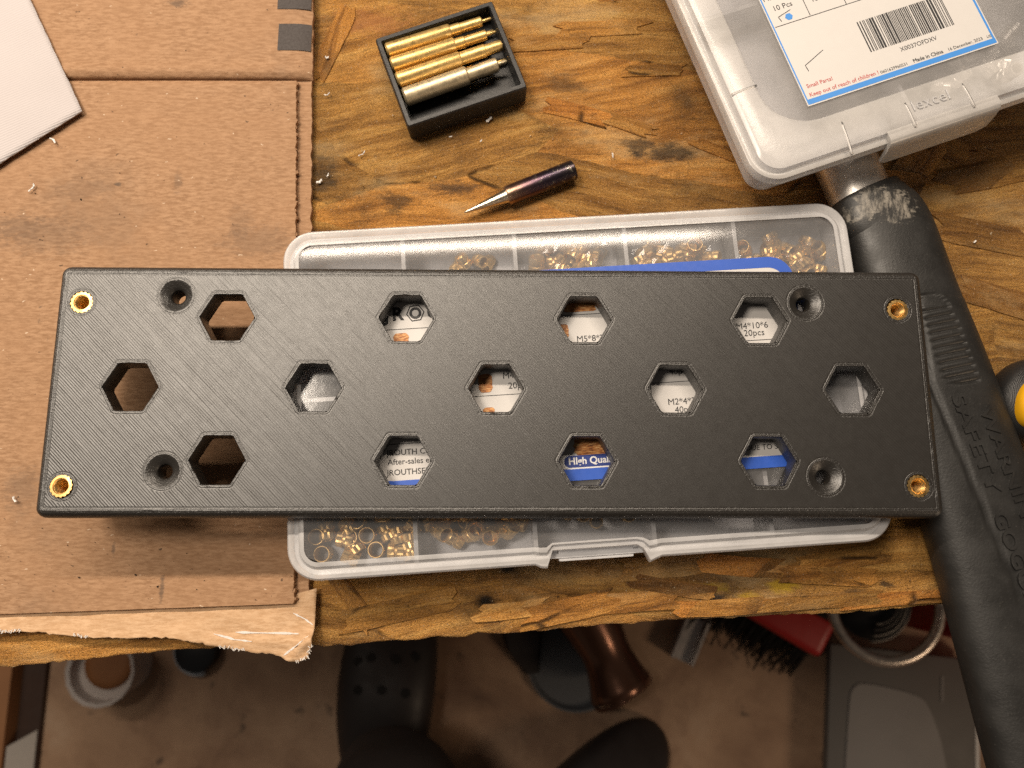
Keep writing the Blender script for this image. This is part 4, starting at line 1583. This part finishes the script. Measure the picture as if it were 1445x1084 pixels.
# its label
z2 = 0.0344
b0, b1 = c2l(1141, 150, z2), c2l(1409, 62, z2)
lft = c2l(1066, 0, z2)
X0, X1, Y0, Y1 = b0.x - 0.0002, b1.x, (b0.y + b1.y) / 2, (b0.y + b1.y) / 2 + 0.060
lab2 = mesh("label", *box(X0, X1, Y0, Y1, z2 - 0.0001 - BZ, z2 + 0.00012 - BZ), PAPER, case2)
zi = z2 + 0.00018 - BZ
bs_ = Build()
bs_.add(box(X0 + 0.0003, X1 - 0.0003, Y0 + 0.0004, Y0 + 0.0020, zi - 0.00004, zi))
bs_.add(box(X1 - 0.0010, X1 - 0.0004, Y0 + 0.002, Y1 - 0.0004, zi - 0.00004, zi))
bs_.add(box(X0 + 0.0003, X0 + 0.0007, Y0 + 0.002, Y1 - 0.0004, zi - 0.00004, zi))
hx = c2l(1113, 24, z2)
bs_.add(flat([(hx.x + 0.0012 * math.cos(k * math.pi / 3), hx.y + 0.0012 * math.sin(k * math.pi / 3)) for k in range(6)], zi))
bs_.make("blue_strip", SKYB, lab2)
ik, rd = Build(), Build()


def put2(b, px, py, s, size, align='LEFT', bold=0.0, dang=0.0, shear=0.0):
    q = c2l(px, py, z2)
    b.add(text_vf(s, size * MM, align, 0, bold * MM, 1.0, 0, shear), Matrix.Translation((q.x, q.y, zi)) @ Matrix.Rotation(dang, 4, 'Z'))


put2(rd, 1138, 123, "Small Parts!", 1.75, bold=0.01)
put2(rd, 1142, 135, "Keep out of reach of children !", 1.75, bold=0.01)
rd.make("red_lettering", INKR, lab2)
put2(ik, 1242, 103, "0601629960531", 1.35)
put2(ik, 1288, 87, "Made in China", 1.65, bold=0.025)
put2(ik, 1337, 71, "16 December, 2023", 1.4)
put2(ik, 1392, 53, "US", 1.2)
put2(ik, 1270, 71, "X0037OFDXV", 1.95)
put2(ik, 1090, 14, "10 Pcs", 2.4)
put2(ik, 1076, 1, "M3*8", 2.4)
put2(ik, 1144, 1, "10 Pcs", 2.2)
# table lines
ya = c2l(1089, 41, z2)
ik.add(box(X0 + 0.001, X0 + 0.036, ya.y - 0.0001, ya.y + 0.0001, zi - 0.00004, zi))
for px, py in ((1143, 22), (1194, 6)):
    q = c2l(px, py, z2)
    ik.add(box(q.x - 0.0001, q.x + 0.0001, q.y, Y1 - 0.001, zi - 0.00004, zi))
# ticks drawn by hand
for p3 in (((1161, 71), (1136, 93), (1141, 101)), ((1115, 14), (1098, 25), (1103, 31))):
    q3 = [c2l(*p, z2) for p in p3]
    for a_, b_ in zip(q3, q3[1:]):
        dd = (b_ - a_).normalized() * 0.00010
        nn = Vector((-dd.y, dd.x, 0))
        ik.add(flat([(a_.x + nn.x, a_.y + nn.y), (a_.x - nn.x, a_.y - nn.y), (b_.x - nn.x, b_.y - nn.y), (b_.x + nn.x, b_.y + nn.y)], zi))
# bar code
qa, qb = c2l(1229, 75, z2), c2l(1350, 40, z2)
ht_ = 0.0105
x = qa.x
random.seed(5)
while x < qb.x:
    wbar = random.choice((0.00022, 0.00022, 0.00036, 0.0006))
    ik.add(box(x, min(x + wbar, qb.x), qa.y + 0.0002, qa.y + ht_, zi - 0.00004, zi))
    x += wbar + random.choice((0.00022, 0.00025, 0.0005))
ik.make("black_lettering", INKB, lab2)
random.seed(21)
for i in range(16):
    loose(MEC, "steel_spacer", P(random.uniform(1330, 1440), random.uniform(40, 125), 0.0245), (random.random() * 6, random.random() * 6, random.random() * 6), "small steel spacer in the propped case beside its barcode label", "spacers in the propped case", "spacer")

# ------------------------------------------------------------------ yellow and black tool at the right edge
YEL = mat_simple("yellow_plastic", (0.78, 0.40, 0.012), 0.35, var=0.12, vs_=0.15, bmp=0.1)
tl = P(1419, 553, 0.012)
tool = thing("hand_tool", "yellow and black hand tool handle peeking in at the right edge", "tool", (tl.x - 0.0018, tl.y, 0.0005), (0, 0, R(-14)))


def pill_loft(L, wd, ht, rnd, x0=0.0, y0=0.0, z0=0.0):
    lps = []
    for i in range(25):
        x = rnd * (1 - math.cos(math.pi / 2 * i / 12)) if i <= 12 else rnd + (L - rnd) * (i - 12) / 12
        q = max(math.sin(math.pi / 2 * min(i / 12, 1)), 0.04)
        lps.append([(x0 + x, y0 + 0.5 * wd * q * math.copysign(abs(math.cos(2 * math.pi * j / 32)) ** 0.8, math.cos(2 * math.pi * j / 32)), z0 + ht / 2 + 0.5 * ht * q ** 0.5 * math.copysign(abs(math.sin(2 * math.pi * j / 32)) ** 0.8, math.sin(2 * math.pi * j / 32))) for j in range(32)])
    return loft(lps)


mesh("black_grip", *pill_loft(0.11, 0.025, 0.018, 0.009), BLKP, tool, True, auto=60)
mesh("yellow_insert", *pill_loft(0.10, 0.0150, 0.010, 0.005, 0.0022, -0.0025, 0.0105), YEL, tool, True, auto=60)
for k in range(3):
    mesh("yellow_rib", *tube([Vector((0.009 + 0.009 * k, -0.008, 0.0196)), Vector((0.0095 + 0.009 * k, -0.0025, 0.0206)), Vector((0.009 + 0.009 * k, 0.003, 0.0196))], 0.0010, 10), YEL, tool, True)

# ------------------------------------------------------------------ white shavings and crumbs
WHT = mat_simple("white_shaving", (0.80, 0.78, 0.75), 0.6, var=0.05)
for (px, py, L, wd, ang, z, lb) in [
        (76, 200, 3.0, 1.0, -32, CZ + .0006, "short white plastic shaving on the cardboard just below the napkin"), (46, 266, 3.4, 1.0, 78, CZ + .0006, "curled white plastic shaving on the cardboard, left edge below the napkin"),
        (22, 705, 2.2, 1.1, -55, CZ + .0006, "white plastic shaving on the cardboard left of the plate's lower corner"), (690, 170, 2.6, 1.8, 20, .0004, "largest white crumb on the bench in front of the black tray"),
        (511, 218, 3.0, 0.7, 58, .0004, "thin white splinter on the bench between cardboard and soldering tip"), (451, 257, 2.2, 1.6, 10, .0004, "white crumb on the bench beside the cardboard edge"),
        (463, 248, 1.4, 1.0, 40, .0004, "small white crumb next to a bigger one beside the cardboard edge"), (462, 82, 1.4, 1.1, 0, .0004, "white crumb on the bench between the cardboard and the black tray"),
        (462, 134, 2.4, 0.7, 20, .0004, "thin white sliver on the bench left of the black tray"), (864, 219, 0.5, 3.0, 6, .0004, "pale hair-thin splinter on the bench below the propped case"),
        (636, 194, 1.2, 0.7, 30, .0004, "tiny white speck left of the largest crumb in front of the tray"), (679, 200, 1.0, 0.8, 60, .0004, "tiny white speck below the largest crumb in front of the tray"),
        (1374, 342, 1.3, 0.9, 10, .0004, "white speck on the dark bench right of the rubber grip"), (866, 0, 1.8, 1.0, 0, .0004, "white speck on the bench at the top of the picture")]:
    p = P(px, py, z)
    pth = []
    L *= 0.85
    wd *= 0.75
    for i in range(7):
        u = i / 6 - 0.5
        pth.append((u * L * MM, 0.16 * L * MM * math.cos(u * 4 + px), 0.00015 + 0.0004 * abs(math.sin(u * 2.5))))
    lps = []
    for x, y, zz in pth:
        a_, b_, h_ = wd * MM / 2 * random.uniform(0.4, 1.1), wd * MM / 2 * random.uniform(0.4, 1.1), random.uniform(0.00012, 0.0004)
        lps.append([(x, y - a_, zz), (x, y + b_, zz), (x, y + b_ * 0.6, zz + h_), (x, y - a_ * 0.6, zz + h_)])
    o = fix_normals(mesh("plastic_shaving", *loft(lps), WHT))
    o.location = p
    o.rotation_euler = (0, 0, R(ang))
    tag(o, lb, "shaving", "white shavings and crumbs")

# fine dust and chips over bench, cardboard and plate: too many and too small to count
random.seed(77)
for nm, mt_, cnt, lab_ in (("sawdust", mat_simple("pale_sawdust", (0.66, 0.54, 0.38), 0.8, var=0.25, vs_=0.02), 900, "fine pale sawdust and chips scattered over the wooden bench top"),
                           ("dark_grit", mat_simple("dark_grit", (0.03, 0.022, 0.016), 0.7), 420, "fine dark grit scattered over bench and cardboard")):
    B = Build()
    for i in range(cnt):
        if nm == "sawdust":
            px, py = random.uniform(440, 1445), random.choice((random.uniform(0, 330), random.uniform(0, 330), random.uniform(330, 720), random.uniform(740, 860)))
            zz = 0.0001
            if 1180 < px and py > 200 and px < 1180 + (py - 200) * 0.30 + 140:
                continue
        else:
            px, py = random.uniform(0, 1445), random.choice((random.uniform(0, 340), random.uniform(735, 850)))
            zz = 0.0001 if px > 446 else CZ + 0.0003
        if py > 735 and px > 446 and py > 893 - (px - 440) * 0.062 - 12:
            continue
        p = P(px, py, zz)
        a = random.uniform(0.00006, 0.00022) * (2.2 if random.random() < 0.06 else 1)
        b = a * random.uniform(0.4, 1.0)
        B.add(([(-a, -b, 0), (a, -b * 0.6, 0), (a * 0.3, b, 0), (0, 0, b * 1.2)], [(0, 2, 1), (0, 1, 3), (1, 2, 3), (2, 0, 3)]), Matrix.Translation(p) @ Matrix.Rotation(random.random() * 6.3, 4, 'Z'))
    o = B.make(nm, mt_)
    o["kind"] = "stuff"
    tag(o, lab_, "dust" if nm == "sawdust" else "grit")

# ------------------------------------------------------------------ below the bench: things on the floor
CLOG = mat_simple("clog_foam", (0.022, 0.016, 0.015), 0.55, var=0.2, vs_=0.02, bmp=0.1, bs=0.2)
TROU = mat_simple("trouser_cloth", (0.030, 0.022, 0.020), 0.85, var=0.35, vs_=0.03, bmp=0.5, bs=0.4)
HOLE = mat_simple("clog_hole_dark", (0.004, 0.003, 0.003), 0.8)
person = thing("person", "person in dark trousers and dark clogs standing at the bench", "person", (0, -0.30, FZ))
PI_ = matrix_of(person).inverted()


def clog(cx, cy, ang):
    lps = []
    for i in range(25):
        u = 0.5 - 0.5 * math.cos(math.pi * i / 24)
        y = -0.145 + 0.29 * u
        wd = 0.056 * (max(math.sin(math.pi * u), 0.004) ** 0.40) * (0.86 + 0.22 * u)
        ht = 0.030 * (max(math.sin(math.pi * u), 0.01) ** 0.3) + 0.050 * math.sin(math.pi * u) ** 1.2
        lps.append([(wd * math.copysign(abs(math.cos(2 * math.pi * j / 32)) ** 0.75, math.cos(2 * math.pi * j / 32)), y, ht / 2 + ht / 2 * math.copysign(abs(math.sin(2 * math.pi * j / 32)) ** 0.75, math.sin(2 * math.pi * j / 32))) for j in range(32)])
    o = mesh("clog", *loft(lps), CLOG, person, True)
    o.location = (cx, cy + 0.30, 0.0)
    o.rotation_euler = (0, 0, ang)
    for hx_, hy in ((-0.016, 0.045), (0.012, 0.045), (-0.026, 0.012), (0.026, 0.012), (0.0, 0.014), (-0.03, 0.04), (0.032, 0.048)):
        u = (hy + 0.145) / 0.29
        ht = 0.030 * (math.sin(math.pi * u) ** 0.3) + 0.050 * math.sin(math.pi * u) ** 1.2
        wd = 0.056 * (math.sin(math.pi * u) ** 0.40) * (0.86 + 0.22 * u)
        zz = ht / 2 + ht / 2 * (1 - abs(hx_ / wd) ** 2.6) ** (1 / 2.6)
        h_ = mesh("vent_hole", *lathe([(0.0, 0.0012), (0.005, 0.0012), (0.005, -0.004), (0, -0.004)], 14, 'Z', False, False), HOLE, o)
        h_.location = (hx_, hy, zz)
    return o


fa, fb = P(543, 985, FZ + 0.05), P(806, 1176, FZ + 0.05)
clog(fa.x, fa.y, R(-4))
clog(fb.x, fb.y, R(-48))
# trousers: hips to cuffs, one skinned mesh
jl, jr = P(566, 1088, FZ + 0.16), P(880, 1100, FZ + 0.30)
J = [(-0.005, -0.50, 0.10), (-0.005, -0.49, 0.02), (-0.10, -0.47, -0.02), (-0.125, -0.40, -0.30), (jl.x, jl.y, -0.56), (fa.x + 0.012, fa.y - 0.110, FZ + 0.06),
     (0.09, -0.47, -0.02), (0.10, -0.38, -0.27), (fb.x - 0.015, fb.y - 0.02, -0.50), (fb.x - 0.01, fb.y - 0.075, FZ + 0.06)]
RD = [0.15, 0.15, 0.105, 0.080, 0.068, 0.060, 0.105, 0.080, 0.070, 0.060]
E = [(0, 1), (1, 2), (2, 3), (3, 4), (4, 5), (1, 6), (6, 7), (7, 8), (8, 9)]
me = bpy.data.meshes.new("trousers")
me.from_pydata([PI_ @ Vector(j) for j in J], E, [])
tr = bpy.data.objects.new("trousers", me)
link(tr)
sk = tr.modifiers.new("skin", 'SKIN')
for i, sv in enumerate(me.skin_vertices[0].data):
    sv.radius = (RD[i], RD[i])
    sv.use_root = (i == 0)
sb = tr.modifiers.new("sub", 'SUBSURF')
sb.levels = sb.render_levels = 3
dg = bpy.context.evaluated_depsgraph_get()
me2 = bpy.data.meshes.new_from_object(tr.evaluated_get(dg))
bpy.data.objects.remove(tr)
for vtx in me2.vertices:
    k = mnoise.noise(Vector((vtx.co.x * 9, vtx.co.y * 9, vtx.co.z * 26))) * 0.010
    vtx.co += vtx.normal * k
me2.materials.clear()
me2.materials.append(TROU)
me2.polygons.foreach_set("use_smooth", [True] * len(me2.polygons))
link(bpy.data.objects.new("trousers", me2), person)

# bronze horn-like pipe with flared rim
BRZ = mat_simple("brown_bronze", (0.20, 0.10, 0.066), 0.24, 0.75, 0.35, 0.02, 0.15, 0.05)
pa, pb = P(812, 880, FZ + 0.09), P(874, 975, FZ + 0.06)
pp = thing("bronze_pipe", "brown bronze pipe with a flared rim lying on the floor", "pipe", (pa.x, pa.y, FZ))
a_ = Vector((0, 0, 0.065))
b_ = pb - Vector((pa.x, pa.y, FZ))
b_.z = 0.055
dr = (b_ - a_).normalized()
path, rad = [], []
for i in range(26):
    u = i / 25
    path.append(a_ - dr * 0.18 + (b_ - a_ + dr * 0.18) * u + Vector((0.02 * math.sin(u * 3), 0, 0)))
    rad.append(0.030 + 0.005 * math.sin(u * math.pi) - (0.008 * min(1, max(0, (u - 0.5) / 0.3))) + (0.012 * ((u - 0.82) / 0.18) ** 1.5 if u > 0.82 else 0))
pipe = mesh("pipe_body", *tube(path, rad, 40, False), BRZ, pp, True)
md = pipe.modifiers.new("wall", 'SOLIDIFY')
md.thickness = 0.003
rp = [path[-1] + v_ for v_ in []]
side = dr.cross(Vector((0, 0, 1))).normalized()
upv = side.cross(dr).normalized()
rr = rad[-1]
loopp = [path[-1] + side * (rr * math.cos(2 * math.pi * k / 40)) + upv * (rr * math.sin(2 * math.pi * k / 40)) for k in range(41)]
mesh("rim", *tube(loopp, 0.0026, 8), BRZ, pp, True)
# grey dish behind it
pd_ = P(812, 930, FZ)
dish = mesh("round_lid", *lathe([(0, 0.002), (0.052, 0.002), (0.056, 0.010), (0.058, 0.010), (0.058, 0.0), (0, 0.0)], 48, 'Z', False, False), mat_simple("grey_blue_plastic", (0.10, 0.105, 0.115), 0.6, var=0.12, vs_=0.02), None, True, auto=30)
dish.location = (pd_.x, pd_.y, FZ + 0.0005)
tag(dish, "grey-blue round lid lying on the floor under the bronze pipe", "lid")
# dark pointed scrap
ps = P(735, 915, FZ)
scr = fix_normals(mesh("rubber_scrap", *loft([[(-0.03, 0.05, 0), (0.03, 0.05, 0), (0.025, 0.05, 0.015), (-0.025, 0.05, 0.015)], [(-0.018, 0.0, 0), (0.024, 0.0, 0), (0.02, 0, 0.018), (-0.014, 0, 0.018)], [(0.004, -0.028, 0), (0.022, -0.026, 0), (0.02, -0.026, 0.01), (0.007, -0.028, 0.01)]]), CLOG))
scr.location = (ps.x, ps.y, FZ + 0.0005)
tag(scr, "dark brown pointed scrap poking out on the floor between clog and pipe", "scrap")
# aluminium bracket
pk, pe = P(1003, 860, FZ + 0.01), P(972, 938, FZ + 0.01)
ap = mat_simple("dull_aluminium", (0.50, 0.46, 0.44), 0.45, 0.8, 0.2, 0.03, 0.2, 0.2)
br_l = math.hypot(pe.x - pk.x, pe.y - pk.y)
brk = thing("metal_channel", "short bright aluminium channel on the floor near the red brush", "bracket", (pe.x, pe.y, FZ + 0.0005), (0, 0, math.atan2(pk.y - pe.y, pk.x - pe.x)))
mesh("channel_web", *box(0, br_l, -0.002, 0.022, 0, 0.003), ap, brk)
mesh("channel_flange", *box(0, br_l, 0.0222, 0.0252, 0, 0.022), ap, brk)
mesh("channel_flange", *box(0, br_l, -0.0052, -0.0022, 0, 0.012), ap, brk)
# red brush with black bristles
RED = mat_simple("red_plastic", (0.42, 0.015, 0.012), 0.4, var=0.15, vs_=0.02)
r0, r1 = P(1088, 866, FZ + 0.06), P(1166, 912, FZ + 0.06)
bra = math.atan2(r1.y - r0.y, r1.x - r0.x)
brush = thing("hand_brush", "red plastic brush with black bristles on the floor", "brush", (r0.x, r0.y, FZ + 0.0005), (0, 0, bra))
bl = (r1 - r0).xy.length
o = mesh("brush_back", *box(-0.09, bl, -0.016, 0.030, 0.035, 0.062), RED, brush)
bevelled(o, 0.009, 3)
B = Build()
random.seed(3)
for i in range(420):
    x = random.uniform(-0.08, bl)
    y = random.uniform(-0.010, 0.02)
    a0 = Vector((x, y, 0.036))
    a1 = a0 + Vector((random.gauss(0, 0.006), -0.018 + random.gauss(-0.010, 0.012), -0.033))
    B.add(tube([a0, (a0 + a1) / 2 + Vector((0, -0.004, 0)), a1], 0.0012, 4))
bst = B.make("bristles", mat_simple("black_bristle", (0.012, 0.010, 0.009), 0.6), brush)
bst["kind"] = "stuff"
# steel hoop with black ribbed hose, and the red drum they sit on
hc = P(1247, 853, FZ + 0.19)
hp = thing("steel_hoop", "pitted chrome hoop leaning over the black hose below the bench edge", "hoop", (hc.x, hc.y, FZ + 0.19))
CHR = mat_simple("pitted_chrome", (0.62, 0.54, 0.47), 0.3, 0.9, 0.45, 0.12, 0.3, 0.3)
RHO = 0.052
lp = [Vector((RHO * math.cos(2 * math.pi * k / 64), RHO * math.sin(2 * math.pi * k / 64), 0.004)) for k in range(65)]
mesh("ring", *tube(lp, 0.0050, 14), CHR, hp, True)
hz_ = thing("ribbed_hose", "black ribbed vacuum hose inside the chrome hoop", "hose", (hc.x, hc.y + 0.002, FZ + 0.0005))
BLKH = mat_simple("black_hose", (0.012, 0.011, 0.011), 0.35, var=0.2, vs_=0.05)
path, rad = [], []
for i in range(120):
    u = i / 119
    path.append(Vector((-0.012 + 0.012 * u, 0.02 - 0.02 * u, 0.17 * u)))
    rad.append(0.036 + 0.003 * math.cos(i * 0.9))
mesh("hose_wall", *tube(path, rad, 40), BLKH, hz_, True)
for k in range(4):
    lp = [Vector(((0.022 + 0.006 * k) * math.cos(a), (0.022 + 0.006 * k) * math.sin(a), 0.174 - 0.004 * k)) for a in [R(-95 + 100 * i / 24) for i in range(25)]]
    o = mesh("wire_coil", *tube(lp, 0.0011, 6), mat_simple("grey_wire", (0.22, 0.20, 0.18), 0.5, 0.5) if k == 0 else bpy.data.materials["grey_wire"], hz_, True)
# drum
dc = P(1250, 838, FZ + 0.10)
dr_ = mesh("red_drum", *lathe([(0, 0), (0.094, 0), (0.100, 0.02), (0.103, 0.14), (0.106, 0.15), (0.103, 0.16), (0.085, 0.16), (0.083, 0.04), (0.046, 0.04), (0, 0.04)], 56, 'Z', False, False), RED, None, True, auto=30)
dr_.location = (dc.x + 0.02, dc.y + 0.055, FZ + 0.0005)
bpy.data.objects.remove(dr_)
rbx = P(1352, 880, FZ + 0.10)
rb_ = thing("red_tool_box", "red box behind the grey bin, mostly hidden by the hammer grip", "box", (rbx.x + 0.05, rbx.y + 0.085, FZ + 0.0005))
o = mesh("box_body", *box(-0.065, 0.12, -0.10, 0.10, 0, 0.13), RED, rb_)
bevelled(o, 0.008, 3)
o = mesh("box_lid", *box(-0.067, 0.122, -0.102, 0.102, 0.1305, 0.150), RED, rb_)
bevelled(o, 0.006, 3)
# grey bin with moulded lid
GZ = -0.688
g0, g1, g2, g3 = P(1172, 908, GZ), P(1376, 950, GZ), P(1412, 1100, GZ), P(1176, 1100, GZ)
gang = math.atan2(g1.y - g0.y, g1.x - g0.x) * 0.55
gw = (g1 - g0).length * 1.0
gd = 0.30
GREY = mat_simple("grey_plastic", (0.130, 0.118, 0.108), 0.55, var=0.14, vs_=0.012, bmp=0.15, bs=0.2)
GREYL = mat_simple("pale_grey_plastic", (0.215, 0.198, 0.188), 0.5, var=0.1, vs_=0.012, bmp=0.15, bs=0.2)
binn = thing("storage_bin", "grey plastic storage bin with a raised panel lid on the floor", "bin", (g0.x, g0.y, FZ + 0.0005), (0, 0, gang))
H = GZ - FZ
fix_normals(mesh("bin_body", *loft([[(0.01, -gd, 0), (gw - 0.01, -gd, 0), (gw - 0.01, -0.006, 0), (0.01, -0.006, 0)], [(0.004, -gd, H - 0.016), (gw - 0.004, -gd, H - 0.016), (gw - 0.004, -0.003, H - 0.016), (0.004, -0.003, H - 0.016)]]), GREYL, binn))
o = mesh("bin_lid", *box(0, gw, -gd - 0.004, 0.0, H - 0.0155, H), GREY, binn)
bevelled(o, 0.004, 2)
pts = [(0.022, -0.06), (0.026, -0.045), (0.038, -0.038), (gw * 0.60, -0.045), (gw * 0.68, -0.056), (gw * 0.78, -0.10), (gw * 0.83, -0.16), (gw * 0.84, -gd + 0.01), (0.016, -gd + 0.01)]
for _k in range(2):
    pts = [q for a, b in zip(pts, pts[1:] + pts[:1]) for q in ((a[0] * .75 + b[0] * .25, a[1] * .75 + b[1] * .25), (a[0] * .25 + b[0] * .75, a[1] * .25 + b[1] * .75))]
mesh("raised_panel", *ngon_prism([(x, y) for x, y in reversed(pts)], H - 0.001, H + 0.0016), GREYL, binn)
mesh("lid_rib", *box(gw * 0.76, gw * 0.775, -0.05, -0.022, H - 0.001, H + 0.001), GREYL, binn)
mesh("lid_edge", *box(gw + 0.0003, gw + 0.0045, -gd - 0.004, -0.002, H - 0.02, H - 0.001), mat_simple("white_edge_plastic", (0.66, 0.63, 0.60), 0.5, var=0.06), binn)
# white tub with brown contents
tb = P(139, 964, FZ + 0.06)
tub = thing("plastic_tub", "small white tub of orange-brown stuff on the floor under the bench edge", "tub", (tb.x, tb.y + 0.012, FZ + 0.0005))
fix_normals(mesh("tub_wall", *lathe([(0.030, 0), (0.0345, 0.058), (0.0385, 0.060), (0.039, 0.057), (0.0365, 0.055), (0.032, 0.0), (0.030, 0)], 16, 'Z', False, False), mat_simple("white_plastic", (0.58, 0.52, 0.49), 0.6, var=0.1, vs_=0.03), tub, True, auto=50))
mesh("tub_floor", *lathe([(0, 0.040), (0.0335, 0.040), (0.0335, 0.042), (0, 0.042)], 32, 'Z', False, False), bpy.data.materials["white_plastic"], tub, True, auto=30)
mesh("tub_contents", *[[(x + 0.002, y + 0.0055, z) for x, y, z in q] if k == 0 else q for k, q in enumerate(lathe([(0, 0.0421), (0.0275, 0.0421), (0.027, 0.0455), (0.018, 0.047), (0, 0.0465)], 24, 'Z', False, False))], mat_simple("orange_brown_paste", (0.30, 0.125, 0.045), 0.6, var=0.2, vs_=0.03), tub, True)
# black cap with a pale rim
cp = P(284, 916, FZ)
capo = thing("bottle_cap", "black cap with pale rim on the floor beneath the cardboard's torn edge", "cap", (cp.x, cp.y, FZ + 0.0005))
mesh("cap_body", *lathe([(0, 0), (0.024, 0), (0.024, 0.018), (0.020, 0.020), (0, 0.020)], 24, 'Z', False, False), mat_simple("black_cap", (0.012, 0.013, 0.016), 0.4), capo, True, auto=40)
mesh("cap_rim", *tube([Vector((0.0265 * math.cos(R(a)), 0.0265 * math.sin(R(a)), 0.006)) for a in range(170, 291, 8)], 0.004, 8), mat_simple("pale_blue_rim", (0.40, 0.43, 0.48), 0.5), capo, True)
# wooden crate at the left
ct = P(17, 950, -0.69)
WCR = mat_simple("orange_wood", (0.36, 0.165, 0.07), 0.6, var=0.25, vs_=0.02, bmp=0.3, bs=0.1)
crate = thing("wooden_crate", "orange-brown wooden crate with white label at the lower left on the floor", "crate", (ct.x, ct.y, FZ + 0.0005))
mesh("side_board", *box(-0.10, -0.0005, -0.30, 0.06, 0, 0.03), WCR, crate)
mesh("base_board", *box(0.0, 0.026, -0.30, 0.06, 0, 0.008), mat_simple("dark_board", (0.045, 0.022, 0.014), 0.7, var=0.3, vs_=0.03), crate)
lb3 = mesh("label", [(0.0012, -0.300, 0.026), (0.0245, -0.300, 0.0095), (0.0245, -0.066, 0.0095), (0.0012, -0.080, 0.026)], [(0, 1, 2, 3)], mat_simple("crate_label_paper", (0.50, 0.46, 0.42), 0.7, var=0.08), crate)
